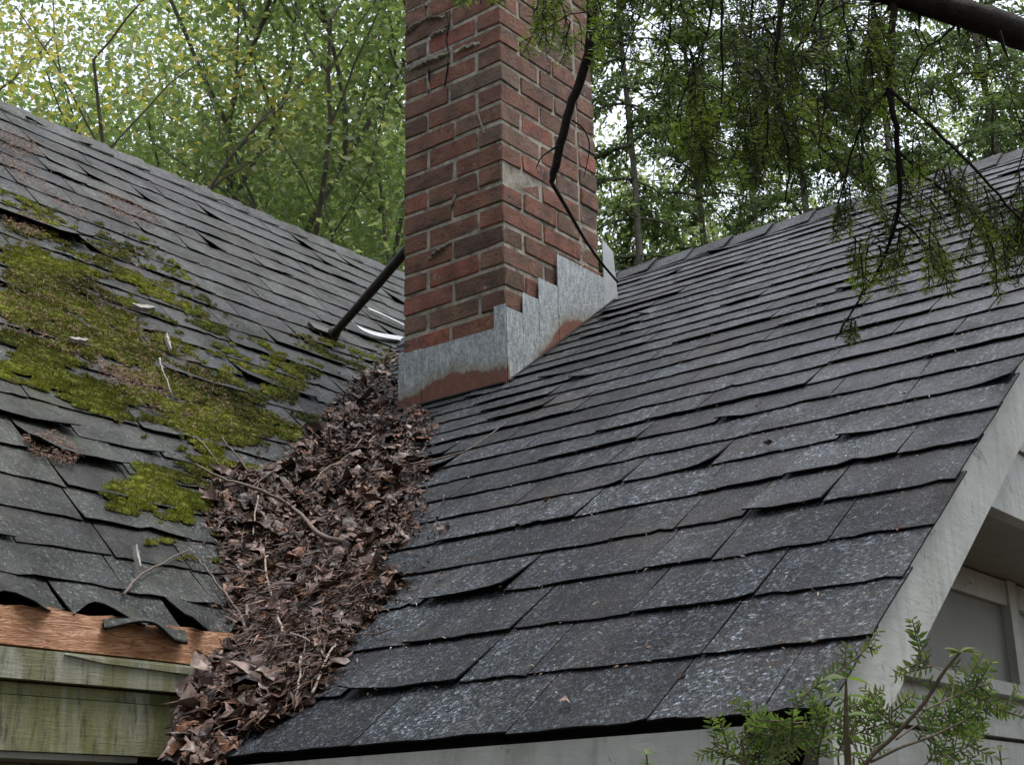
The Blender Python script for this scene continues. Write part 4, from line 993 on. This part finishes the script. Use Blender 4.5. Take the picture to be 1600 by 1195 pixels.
MAIN = [
    ([(1397, -6, 2.2), (1394, 60, 2.18), (1389, 135, 2.16), (1400, 200, 2.16), (1406, 290, 2.18), (1400, 345, 2.2), (1378, 412, 2.24), (1340, 470, 2.3), (1305, 530, 2.36)], .0062, .0012),
    ([(1391, 140, 2.16), (1440, 185, 2.14), (1500, 240, 2.12), (1560, 305, 2.12), (1625, 380, 2.14)], .0034, .0016),
    ([(1405, 238, 2.17), (1450, 278, 2.2), (1500, 318, 2.24), (1560, 372, 2.26)], .0028, .0012),
    ([(1389, 142, 2.16), (1358, 175, 2.2), (1335, 225, 2.22), (1318, 290, 2.24), (1302, 360, 2.28)], .0028, .001),
    ([(1403, 345, 2.2), (1430, 365, 2.24), (1455, 395, 2.26), (1470, 430, 2.28)], .0022, .001),
    ([(1366, -12, 2.2), (1362, 50, 2.22), (1350, 120, 2.24), (1345, 200, 2.26)], .0044, .0012),
    ([(1228, -42, 2.22), (1216, 60, 2.2), (1212, 112, 2.2), (1226, 175, 2.22), (1234, 262, 2.24), (1226, 318, 2.26)], .0042, .0012),
    ([(1300, -30, 2.2), (1268, 40, 2.24), (1230, 95, 2.3), (1190, 125, 2.34)], .0022, .001),
    ([(1125, -62, 2.25), (1128, 60, 2.26), (1129, 140, 2.28), (1120, 215, 2.3)], .0026, .001),
    ([(1120, -62, 2.25), (1108, 40, 2.2), (1085, 105, 2.18), (1060, 170, 2.18), (1052, 240, 2.2)], .0026, .001),
    ([(1020, -76, 2.28), (1006, 0, 2.3), (985, 60, 2.32), (968, 120, 2.34)], .0026, .001),
    ([(1180, -52, 2.22), (1172, 60, 2.3), (1168, 150, 2.32), (1180, 240, 2.32), (1170, 300, 2.34)], .0024, .001),
    ([(1275, -36, 2.2), (1285, 70, 2.14), (1290, 150, 2.12), (1280, 230, 2.12)], .0026, .001),
    ([(1540, 36, 2.25), (1545, 90, 2.24), (1540, 150, 2.22)], .0020, .0009),
    ([(1512, 24, 2.22), (1470, 60, 2.2), (1440, 85, 2.18), (1420, 130, 2.18)], .0022, .0009),
    ([(1640, 70, 2.35), (1625, 180, 2.2), (1605, 300, 2.14), (1590, 380, 2.14)], .0026, .001),
    ([(870, -92, 2.32), (862, -10, 2.32), (852, 40, 2.3), (842, 72, 2.3)], .002, .001),
    ([(1040, -74, 2.28), (1048, 20, 2.36), (1040, 90, 2.4), (1022, 160, 2.42)], .0022, .001),
    ([(790, -98, 2.34), (772, -20, 2.34), (768, 8, 2.34)], .0014, .0008),
    ([(735, -101, 2.35), (742, -30, 2.36), (752, 6, 2.36)], .0012, .0008),
]
main_lines = []
for pts, r0, r1 in MAIN:
    B = px_branch(pts, 5); main_lines.append(np.array(B)); mb = MB(); mb.tube([p + rng.normal(0, .0008, 3) for p in B], list(np.linspace(r0, r1, len(B))), 7); build(mb, 'branch', M_BARK, hem, smooth=True)
# bare broken branch hanging in front of the chimney
CB = px_branch([(930, -88, 2.3), (926, 0, 2.3), (922, 70, 2.3), (908, 122, 2.3), (890, 170, 2.3), (876, 225, 2.3), (866, 268, 2.3), (861, 285, 2.3)], 4)
mb = MB(); mb.tube([p + rng.normal(0, .0006, 3) for p in CB], list(np.linspace(.0085, .0068, len(CB) - 5)) + list(np.linspace(.0064, .0036, 5)), 8)
C2 = px_branch([(861, 284, 2.3), (886, 326, 2.3), (910, 368, 2.3), (936, 406, 2.3), (966, 442, 2.3)], 3); mb.tube(C2, list(np.linspace(.0036, .0018, len(C2))), 6)
for pts, r in (([(875, 226, 2.3), (858, 237, 2.29), (846, 246, 2.28), (838, 262, 2.28)], .0022), ([(894, 188, 2.3), (912, 202, 2.31), (921, 226, 2.32), (918, 252, 2.32), (912, 278, 2.32)], .0016), ([(914, 207, 2.31), (924, 210, 2.32), (932, 213, 2.32)], .0010)):
    Q = px_branch(pts, 3); mb.tube(Q, list(np.linspace(r, r * .35, len(Q))), 6)
tag(build(mb, 'dead_branch', M_BARK, hem, smooth=True), 'bare black crooked branch hanging before the chimney')
# short snapped stubs under the limb
for a, b in (((1437, 12), (1436, 52)), ((1497, 30), (1499, 60)), ((1560, 55), (1578, 97)), ((1395, 8), (1376, 30))):
    mb = MB(); mb.tube([at_depth(a[0], a[1] - 6, 2.2), at_depth((a[0] + b[0]) / 2, (a[1] + b[1]) / 2, 2.2), at_depth(b[0], b[1], 2.2)], [.0046, .0026, .0006], 6); build(mb, 'stub', M_BARK, hem)
def hem_col(tip):
    def f(n, t):
        base = np.array([.018, .034, .009]); new = np.array([.19, .265, .036])  # lighter needles: young growth, with backlight put into the colour too
        m = np.clip(tip + rng.normal(0, .18, (n, 1)) + .35 * (t[:, None] - .5), 0, 1)
        return (base + (new - base) * m) * rng.uniform(.75, 1.2, (n, 1))
    return f
wood = MB(); sprays = {}
def spray(start, dirn, length, key, tip, depth=0):
    """drooping flat spray: an axis with alternate side twigs, two rows of needles on each"""
    d = dirn / np.linalg.norm(dirn); k = 7; P = [start]; step = length / (k - 1)
    side = np.cross(d, -CF); side /= np.linalg.norm(side) + 1e-9
    bend = rng.normal(0, .10)
    for i in range(k - 1):
        d = d + np.array([0, 0, -.10]) + side * bend * .4 + rng.normal(0, .05, 3); d /= np.linalg.norm(d); P.append(P[-1] + d * step)
    P = np.array(P); fl = -CF + rng.normal(0, .45, 3); fl /= np.linalg.norm(fl)
    s = sprays.setdefault(key, Soup())
    s.add(*needle_rows(P, 640, .0150, .0019, hem_col(tip), fl))
    wood.tube(list(P), list(np.linspace(.0011 if depth else .0016, .0005, k)), 4, cap=False)
    if depth < 1:
        ns = int(length / .020); sgn = rng.choice([-1, 1])
        for i in range(ns):
            t = (i + 1) / (ns + 1); j = min(k - 2, int(t * (k - 1))); b = P[j] + (P[j + 1] - P[j]) * (t * (k - 1) - j)
            T_ = P[j + 1] - P[j]; T_ /= np.linalg.norm(T_); S = np.cross(T_, fl); S /= np.linalg.norm(S); sgn = -sgn
            spray(b, T_ * .8 + S * sgn * rng.uniform(.55, .95) + rng.normal(0, .12, 3), length * (.5 - .28 * t) * rng.uniform(.7, 1.2), key, min(1, tip + .10), depth + 1)
lines_all = main_lines
def near_line(p):
    best = None
    for Ln in lines_all:
        d = np.linalg.norm(Ln - p, axis=1); i = int(d.argmin())
        if best is None or d[i] < best[0]: best = (d[i], Ln[i])
    return best
AREAS = [  # polygon of hanging points, number, tip lightness with painted backlight, length range, key
    ([(955, -40), (1300, -40), (1305, 110), (1285, 170), (1235, 215), (1150, 245), (1105, 240), (1062, 205), (1040, 130), (960, 60)], 66, .16, (.055, .11), 0),
    ([(1040, 60), (1290, 60), (1290, 200), (1200, 250), (1110, 240), (1060, 180)], 24, .0, (.06, .11), 1),
    ([(1050, 140), (1285, 120), (1280, 215), (1180, 262), (1100, 240)], 30, .85, (.05, .09), 2),
    ([(835, -40), (935, -40), (950, 40), (930, 80), (880, 55), (840, 40)], 22, .6, (.045, .085), 3),
    ([(690, -45), (800, -45), (800, -18), (690, -22)], 10, .5, (.04, .05), 3),
    ([(1305, -20), (1395, 0), (1395, 150), (1330, 190), (1305, 120)], 30, .3, (.05, .10), 4),
    ([(1400, 30), (1560, 60), (1580, 130), (1450, 160), (1405, 150)], 15, .6, (.04, .08), 5),
    ([(1300, 300), (1345, 215), (1400, 330), (1380, 400), (1320, 395)], 22, .30, (.05, .085), 6),
    ([(1410, 200), (1480, 230), (1600, 330), (1620, 390), (1520, 375), (1440, 350), (1405, 300)], 44, .3, (.05, .095), 7),
    ([(1400, 330), (1470, 370), (1480, 420), (1410, 380)], 10, .3, (.05, .085), 7),
    ([(1560, 100), (1640, 120), (1640, 380), (1580, 330)], 14, .3, (.05, .09), 5),
    ([(1300, 505), (1390, 465), (1395, 480), (1310, 520)], 4, .3, (.03, .04), 6),
]
for poly, n, tip, lr, key in AREAS:
    for x, y in sample_poly(poly, n):
        p = at_depth(x, y, rng.uniform(2.1, 2.42)); d0, q = near_line(p)
        if d0 > .02:      # grow the twig from its branch
            mid = (p + q) / 2 + np.array([0, 0, .012]); wood.tube([q, mid, p], [.0013, .0011, .0010], 4, cap=False)
        dirn = np.array([0, 0, -1.0]) + CR * rng.normal(-.05, .34) + CF * rng.normal(0, .25)
        spray(p, dirn, rng.uniform(*lr), len(sprays), float(np.clip(tip + rng.normal(0, .24), 0, 1)))
tag(build(wood, 'twigs', M_BARK, hem), kind='stuff')
for k_, s_ in sprays.items(): s_.build('needle_spray', M_NEEDLE, hem)

# ------------------------------------------------------------------ shrub below the gable
SD = 1.24
SB = at_depth(1352, 1260, SD); SB[2] = 0
shrub = tag(empty('conifer_shrub', tuple(SB)), 'feathery yew-like shrub in front of the gable at lower right', 'shrub')
def leafy(S, line, per_m, ln, wd, c0, c1, upn, t0=.05, flat=.8):
    P = np.asarray(line); seg = np.linalg.norm(np.diff(P, axis=0), axis=1); L = seg.sum(); n = max(5, int(L * per_m)); cum = np.concatenate([[0], np.cumsum(seg)]) / L
    t = np.linspace(t0, 1, n) + rng.normal(0, .006, n); t = np.clip(t, 0, 1); Q = np.stack([np.interp(t, cum, P[:, k]) for k in range(3)], 1)
    T_ = np.gradient(P, axis=0); T_ = np.stack([np.interp(t, cum, T_[:, k]) for k in range(3)], 1); T_ /= np.linalg.norm(T_, axis=1, keepdims=True)
    U_ = np.asarray(upn, float) + rng.normal(0, .25, (n, 3)); B = np.cross(T_, U_); B /= np.linalg.norm(B, axis=1, keepdims=True)
    sg = np.where(np.arange(n) % 2, 1.0, -1.0)[:, None]; D = B * sg * flat + T_ * rng.uniform(.35, .8, (n, 1)) + np.array([0, 0, -.12]) + rng.normal(0, .16, (n, 3)); D /= np.linalg.norm(D, axis=1, keepdims=True)
    S_ = np.cross(D, U_); S_ /= np.linalg.norm(S_, axis=1, keepdims=True); N_ = np.cross(S_, D)
    l = (ln * rng.uniform(.75, 1.2, n) * (.55 + .45 * np.sin(np.pi * np.clip(t, .08, .95))))[:, None]; w = l * wd
    V = np.stack([Q, Q + D * l * .35 + S_ * w + N_ * w * .3, Q + D * l * .75 + S_ * w * .7, Q + D * l - N_ * w * .5, Q + D * l * .75 - S_ * w * .7, Q + D * l * .35 - S_ * w + N_ * w * .3], 1).reshape(-1, 3)
    F = ((np.arange(n) * 6)[:, None, None] + np.array([[0, 1, 2, 3], [0, 3, 4, 5]])[None]).reshape(-1, 4)
    m = np.clip(t[:, None] * .7 + rng.normal(0, .25, (n, 1)), 0, 1); C = np.repeat((np.array(c0) + (np.array(c1) - np.array(c0)) * m) * rng.uniform(.8, 1.2, (n, 1)), 6, 0)
    S.add(V, F, C)
def sline(pts, dd=0, n=5): return spline([at_depth(x, y, SD + d + dd) for x, y, d in pts], n)
stems = [
    ([(1352, 1260, 0), (1352, 1195, 0), (1397, 1149, -.01), (1442, 1100, -.02), (1476, 1047, -.03), (1500, 1019, -.03)], .0046, .0020),
    ([(1360, 1190, 0), (1410, 1166, 0), (1450, 1152, .01), (1506, 1126, .02), (1544, 1106, .03), (1612, 1124, .05)], .0028, .0012),
    ([(1442, 1110, -.02), (1487, 1089, 0), (1520, 1075, .01), (1545, 1066, .02)], .0018, .0008),
    ([(1397, 1149, 0), (1394, 1130, .01), (1393, 1100, .01)], .0016, .0007),
    ([(1289, 1250, .03), (1277, 1190, .03), (1289, 1132, .03), (1296, 1112, .03)], .0030, .0010),
    ([(1230, 1260, .05), (1262, 1170, .05), (1240, 1120, .05), (1262, 1081, .06), (1311, 1047, .07), (1349, 1017, .08), (1372, 986, .09)], .0024, .0009),
    ([(1165, 1250, .02), (1165, 1190, .02), (1160, 1165, .02), (1159, 1152, .02)], .0028, .0020),
    ([(1170, 1215, .02), (1150, 1180, .02), (1131, 1167, .02), (1118, 1160, .02)], .0014, .0008),
    ([(1400, 1250, .04), (1450, 1190, .05), (1500, 1172, .06), (1536, 1150, .07)], .0020, .0009),
    ([(1352, 1195, 0), (1330, 1150, .02), (1345, 1118, .02), (1335, 1096, .02)], .0018, .0008),
    ([(1277, 1190, .03), (1235, 1150, .04), (1205, 1140, .04), (1180, 1150, .05)], .0018, .0008),
    ([(1289, 1135, .03), (1250, 1128, .02), (1215, 1140, .02), (1195, 1165, .02)], .0016, .0008),
    ([(1262, 1240, .04), (1225, 1190, .04), (1200, 1175, .04), (1172, 1180, .04)], .0016, .0008),
    ([(1330, 1250, .05), (1310, 1190, .05), (1318, 1160, .05), (1350, 1140, .06), (1378, 1132, .06)], .0018, .0008),
    ([(1400, 1155, 0), (1440, 1128, .03), (1480, 1120, .04), (1520, 1098, .05)], .0016, .0008),
    ([(1240, 1250, .02), (1222, 1180, .02), (1238, 1150, .02), (1258, 1130, .02)], .0016, .0008),
    ([(1470, 1046, -.03), (1450, 1036, -.02), (1432, 1022, -.02)], .0012, .0006),
]
mb = MB(); mb.tube([SB, SB + (at_depth(1352, 1260, SD) - SB) * .5 + np.array([.02, .01, 0]), at_depth(1352, 1260, SD)], [.010, .006, .0026], 8)
for px_, d_ in ((1289, .03), (1230, .05), (1165, .02), (1400, .04), (1330, .05), (1240, .02), (1262, .04)):
    e_ = at_depth(px_, 1255, SD + d_); mb.tube([SB + np.array([rng.normal(0, .04), rng.normal(0, .04), 0]), (SB + e_) / 2 + np.array([0, 0, .1]), e_], [.006, .004, .0026], 6)
build(mb, 'stem', M_STEM, shrub, smooth=True)
G0, G1 = (.045, .080, .026), (.165, .225, .062)
for i, (pts, r0, r1) in enumerate(stems):
    SP = Soup(); wmb = MB(); B = sline(pts); wmb.tube(B, list(np.linspace(r0 * .55, r1 * .7, len(B))), 6); Bn = np.array(B)
    if i not in (0, 6): leafy(SP, Bn[len(Bn) // 3:], 400, .0110, .12, G0, G1, -CF, .02)
    k = len(Bn); nside = 9 if i in (1, 2, 4, 8, 10, 11, 12, 13, 14) else 4
    for j in range(nside):
        b = Bn[int(k * (.35 + .6 * (j + .5) / nside)) - 1]; T_ = Bn[-1] - Bn[len(Bn) // 3]; T_ /= np.linalg.norm(T_); sd_ = np.cross(T_, -CF) * (1 if j % 2 else -1)
        dd = T_ * .7 + sd_ * rng.uniform(.5, 1) + CF * rng.normal(0, .35); dd /= np.linalg.norm(dd); ln_ = rng.uniform(.020, .042) * (.4 if i == 0 else .6 if i == 5 else 1)
        Ln = [b + dd * ln_ * q + np.array([0, 0, -.25]) * (ln_ * q) ** 2 * 8 for q in np.linspace(0, 1, 5)]
        wmb.tube(Ln, [.0008, .0007, .0006, .0005, .0004], 4, cap=False); leafy(SP, np.array(Ln), 480, .0100, .13, G0, G1, -CF)
    br = build(wmb, 'branch', M_STEM, shrub, smooth=True)
    if SP.V: SP.build('foliage', M_LEAF, br)
def big_leaf(S, base, d, L, w, c, upn):
    d = d / np.linalg.norm(d); s_ = np.cross(d, upn); s_ /= np.linalg.norm(s_); n_ = np.cross(s_, d)
    prof = [(0, .02), (.15, .5), (.4, 1), (.65, .8), (.85, .4), (1, .02)]; V = []
    for t, q in prof:
        m = base + d * L * t - np.array([0, 0, .22]) * L * t * t
        V += [m - s_ * w * q + n_ * w * .35 * q, m, m + s_ * w * q + n_ * w * .35 * q]
    F = []
    for i in range(5): F += [(3 * i, 3 * i + 1, 3 * i + 4, 3 * i + 3), (3 * i + 1, 3 * i + 2, 3 * i + 5, 3 * i + 4)]
    S.add(np.array(V), np.array(F), np.tile(np.array(c) * rng.uniform(.8, 1.2), (len(V), 1)))
# rosette at the tip of the tallest shoot
SP2 = Soup(); tipp = at_depth(1500, 1018, SD - .03)
for a in (-2.6, -1.9, -.9, -.3, .2, 2.9): big_leaf(SP2, tipp, CR * math.cos(a) + CU * (.35 + .35 * math.sin(a)) - CF * rng.uniform(-.3, .5), .016, .0032, (.14, .18, .05), CU)
SP2.build('tip_leaves', M_LEAF, shrub)
# broad-leaved shoot standing in the shrub
b0 = at_depth(1324, 1255, SD - .06); bb = b0.copy(); bb[2] = 0
shoot = tag(empty('broadleaf_sapling', tuple(bb)), 'slender sapling with pairs of bright green broad leaves amid the shrub by the roof corner', 'sapling')
mb = MB(); Ls = [bb] + spline([at_depth(x, y, SD - .06) for x, y in ((1324, 1255), (1325, 1190), (1322, 1130), (1322, 1085), (1322, 1058))], 4); mb.tube(Ls, list(np.linspace(.004, .0007, len(Ls))), 6); build(mb, 'stem', M_STEM, shoot, smooth=True)
for y, L in ((1060, .021), (1086, .023), (1118, .022), (1150, .024), (1178, .022)):
    p = at_depth(1322, y, SD - .06)
    for sg in (-1, 1):
        SP3 = Soup(); big_leaf(SP3, p, CR * sg * rng.uniform(.8, 1) + CU * rng.uniform(-.05, .25) - CF * rng.uniform(-.1, .6), L * rng.uniform(.8, 1.15), .0055, (.095, .15, .028), CU + rng.normal(0, .2, 3)); SP3.build('leaf', M_LEAF, shoot)
def sprig(px, py, label):
    p = at_depth(px, py, SD + .02); bz = at_depth(px, 1300, SD + .02); base = bz.copy(); base[2] = 0
    t = tag(empty('shrub_sprig', tuple(base)), label, 'shrub sprig'); mb = MB(); L_ = [base, bz, (bz + p) / 2 + CR * .004, p]; mb.tube(L_, [.003, .0016, .0011, .0007], 5); build(mb, 'stem', M_STEM, t)
    S = Soup()
    for q in np.linspace(.35, 1, 6):
        b = bz + (p - bz) * q
        for a in (0, 2.1, 4.2): big_leaf(S, b, CR * math.cos(a + q * 5) + CU * .5 - CF * math.sin(a + q * 5), .012, .0026, (.10, .15, .05), CU)
    S.build('leaf_blades', M_LEAF, t)
sprig(1010, 1178, 'tiny leafy sprig poking up at the bottom edge, left of the shrub'); sprig(1562, 1172, 'small leafy sprig at the bottom right corner, right of the shrub')

# ------------------------------------------------------------------ trees behind the house
QUAD = (np.array([(0, -.5, 0), (.30, -.05, .10), (0, .5, -.05), (-.30, -.05, .10)]), np.array([(0, 1, 2), (0, 2, 3)]))
def dir_h(px):
    r = ray(px, 300.0); r = r.reshape(3); h = np.array([r[0], r[1], 0]); return h / np.linalg.norm(h)
def decid(px, dist, height, radius, nclump, per, cols, label, seed, leaf=.085, lean=0.0, lo=.28, at=None):
    r = np.random.default_rng(seed); base = dir_h(px) * dist if at is None else np.array([at[0], at[1], 0.0]); base[2] = 0
    t = tag(empty('deciduous_tree', tuple(base)), label, 'tree', 'broad-leaved trees behind the house')
    mb = MB(); ends = []
    def grow(p, d, L, rad, lev):
        k = 5; P = [p]
        for i in range(k):
            d = d + r.normal(0, .10, 3) + np.array([0, 0, .05]); d /= np.linalg.norm(d); P.append(P[-1] + d * L / k)
        mb.tube(P, list(np.linspace(rad, rad * .55, k + 1)), 6 if lev < 2 else 4, cap=False)
        if lev >= 3: ends.extend(P[2:]); return
        if lev >= 1: ends.append(P[-2])
        for i in range([6, 4, 4][lev]):
            q = P[r.integers(2, k + 1)] if i else P[-1]; a = r.uniform(0, 6.28); ax = np.array([math.cos(a), math.sin(a), r.uniform(.35, 1.1)])
            grow(q, d * .55 + ax * .75, L * r.uniform(.5, .72), rad * .5, lev + 1)
    grow(base, np.array([lean, 0, 1.0]), height * .42, .085 * height / 10, 0)
    build(mb, 'trunk', M_BARKG, t, smooth=True)
    E_ = np.array(ends); n1 = min(len(E_), int(nclump * .7)); C1 = E_[r.choice(len(E_), n1, replace=False)]
    n2 = nclump - n1; a = r.uniform(0, 6.28, n2); rr = radius * r.random(n2) ** .45; h = r.uniform(lo, 1.0, n2); env = np.sqrt(np.clip(1 - ((h - .55) / .52) ** 2, .05, 1))
    C2 = base + np.stack([np.cos(a) * rr * env, np.sin(a) * rr * env, h * height], 1)
    C_ = np.vstack([C1, C2]); n = len(C_) * per; P = np.repeat(C_, per, 0) + r.normal(0, 1, (n, 3)) * np.array([.36, .36, .17])
    X, Y, N = frames(n, np.tile(np.array([0, 0, 1.0]), (n, 1)), .75); V, F = scatter(QUAD[0], QUAD[1], P, X, Y, N, rng.uniform(.7, 1.25, n) * leaf)
    cb = np.repeat(r.normal(0, .5, len(C_)), per)[:, None] + r.normal(0, .25, (n, 1)); m = np.clip(.5 + .32 * cb, 0, 1); C = np.array(cols[0]) + (np.array(cols[1]) - np.array(cols[0])) * m
    if len(cols) > 2: kk = r.random((n, 1)) < .22; C = np.where(kk, np.array(cols[2]), C)
    obj('crown', V, F, M_LEAF, t, colors=np.repeat(C, 4, 0))
GRN = ((.105, .150, .068), (.23, .295, .128)); OLV = ((.11, .138, .078), (.23, .255, .145)); YEL = ((.26, .28, .08), (.46, .40, .14), (.42, .34, .13))  # greens paled and desaturated to put a hazy look into the colour
decid(-120, 14, 13.0, 1.4, 330, 44, YEL, 'yellowing tree at the far left edge behind the ridge', 11, .085, lean=-.12)
decid(300, 16, 14.5, 2.9, 560, 58, GRN, 'bright green maple-like tree left of centre behind the left ridge', 12, .105)
decid(430, 18, 15.0, 3.6, 760, 60, GRN, 'green tree with spreading slanted limbs, second left of the chimney', 13, .09)
decid(600, 15, 12.5, 3.0, 540, 58, OLV, 'olive-green small-leaved tree immediately left of the chimney', 14, .085, lean=-.05)
decid(200, 24, 18, 4.6, 900, 40, OLV, 'pale hazy tree farther back, seen through gaps left of the chimney', 15, .11)
decid(880, 24, 16, 4.2, 600, 36, OLV, 'pale far tree seen just right of the chimney', 16, .10)
decid(1480, 26, 18, 4.6, 600, 36, GRN, 'far green tree behind the right ridge, above the gable end', 17, .11)
for px_, d_, h_, sd_, lb_ in ((60, 31, 22, 31, 'far pale tree closing the gaps at the upper left'), (420, 33, 23, 32, 'far pale tree behind the green trees left of the chimney'), (650, 30, 21, 33, 'far pale tree directly behind the chimney'), (1100, 32, 22, 34, 'far pale tree behind the conifers right of the chimney'), (1420, 33, 22, 35, 'far pale tree behind the hanging branch')):
    decid(px_, d_, h_, 5.5, 620, 34, OLV, lb_, sd_, .17, lo=.2)
def conifer(px, dist, height, spread, label, seed, nwh=46, trunk_r=.085, z0=.12, dens=1.25):
    r = np.random.default_rng(seed); base = dir_h(px) * dist; base[2] = 0
    t = tag(empty('conifer_tree', tuple(base)), label, 'tree', 'conifers behind the right ridge')
    mb = MB(); P = [base + np.array([.05 * math.sin(h), .05 * math.cos(h * .7), h]) for h in np.linspace(0, height, 14)]; mb.tube(P, list(np.linspace(trunk_r, .015, 14)), 8)
    S_P, S_D = [], []
    for k in range(nwh):
        f = z0 + (1 - z0) * (k + r.uniform(0, .8)) / nwh; z = f * height; L = spread * (1.05 - f) ** .7 * r.uniform(.7, 1.15)
        for j in range(r.integers(3, 6)):
            a = r.uniform(0, 6.28); d = np.array([math.cos(a), math.sin(a), .18]); p = base + np.array([0, 0, z]); Q = [p]
            for i in range(6): d = d + np.array([0, 0, -.13]) + r.normal(0, .05, 3); d /= np.linalg.norm(d); Q.append(Q[-1] + d * L / 6)
            mb.tube(Q, list(np.linspace(.014 + .006 * L, .003, 7)), 4, cap=False)
            Q = np.array(Q); ns = int(34 * L * dens)
            tt = r.random(ns) ** .75; ii = np.minimum((tt * 6).astype(int), 5); b = Q[ii] + (Q[ii + 1] - Q[ii]) * (tt * 6 - ii)[:, None]
            T_ = Q[ii + 1] - Q[ii]; T_ /= np.linalg.norm(T_, axis=1, keepdims=True); sdv = np.cross(T_, [0, 0, 1.0]) * np.where(r.random((ns, 1)) < .5, 1, -1)
            D = T_ * .6 + sdv * .8 + np.array([0, 0, -.25]) + r.normal(0, .2, (ns, 3)); D /= np.linalg.norm(D, axis=1, keepdims=True)
            for q in range(7):
                S_P.append(b + D * (.055 * q) * (1.05 - tt[:, None] * .5) + r.normal(0, .018, (ns, 3))); S_D.append(D + r.normal(0, .5, (ns, 3)))
    build(mb, 'trunk', M_BARKG, t, smooth=True)
    Pn = np.vstack(S_P); Dn = np.vstack(S_D); n = len(Pn); Dn /= np.linalg.norm(Dn, axis=1, keepdims=True)
    N = np.array([0, 0, 1.0]) + r.normal(0, .6, (n, 3)); Y = Dn; X = np.cross(Y, N); X /= np.linalg.norm(X, axis=1, keepdims=True); N = np.cross(X, Y)
    V, F = scatter(QUAD[0] * np.array([.62, 1, 1]), QUAD[1], Pn, X, Y, N, rng.uniform(.7, 1.3, n) * .072)
    m = np.clip(.45 + r.normal(0, .35, (n, 1)), 0, 1); C = np.array((.05, .085, .036)) + (np.array((.155, .20, .085)) - np.array((.05, .085, .036))) * m
    obj('crown', V, F, M_NEEDLE, t, colors=np.repeat(C, 4, 0))
conifer(985, 13.5, 12.5, 1.9, 'slender conifer with a thin visible trunk right of the chimney', 21, 40, .075)
conifer(1090, 16, 14, 2.3, 'wide drooping conifer behind the right ridge, second right of the chimney', 22, 46)
conifer(1250, 14.5, 13, 2.4, 'dense conifer in the middle of the right ridge', 23, 46)
conifer(1400, 17, 15, 2.5, 'tall conifer behind the hanging hemlock branch', 24, 46)
conifer(1560, 14, 13.5, 2.5, 'bushy conifer at the right edge behind the gable ridge', 25, 46)
conifer(1180, 21, 18, 3.0, 'far conifer showing between nearer conifers over the right ridge', 26, 44, dens=.8)
conifer(800, 20, 15, 2.6, 'conifer mostly hidden behind the brick chimney', 27, 40, dens=.8)
# unseen trees of the wood, added so their shade dims the house fronts
for i, (p_, h_, lb) in enumerate((((4.6, 3.0), 10.5, 'unseen broad tree right of the gable end, added for shade'), ((4.4, -2.2), 11, 'unseen broad tree behind the photographer on the right, added for shade'), ((.6, -5.2), 11, 'unseen broad tree straight behind the photographer, added for shade'), ((-4.6, -4.2), 11.5, 'unseen broad tree behind the photographer on the left, added for shade'), ((4.5, 8.2), 12, 'unseen broad tree beyond the far corner of the gable end, added for shade'))):
    decid(0, 0, h_, 2.8, 330, 26, OLV, lb, 41 + i, .20, lo=.12, at=p_)
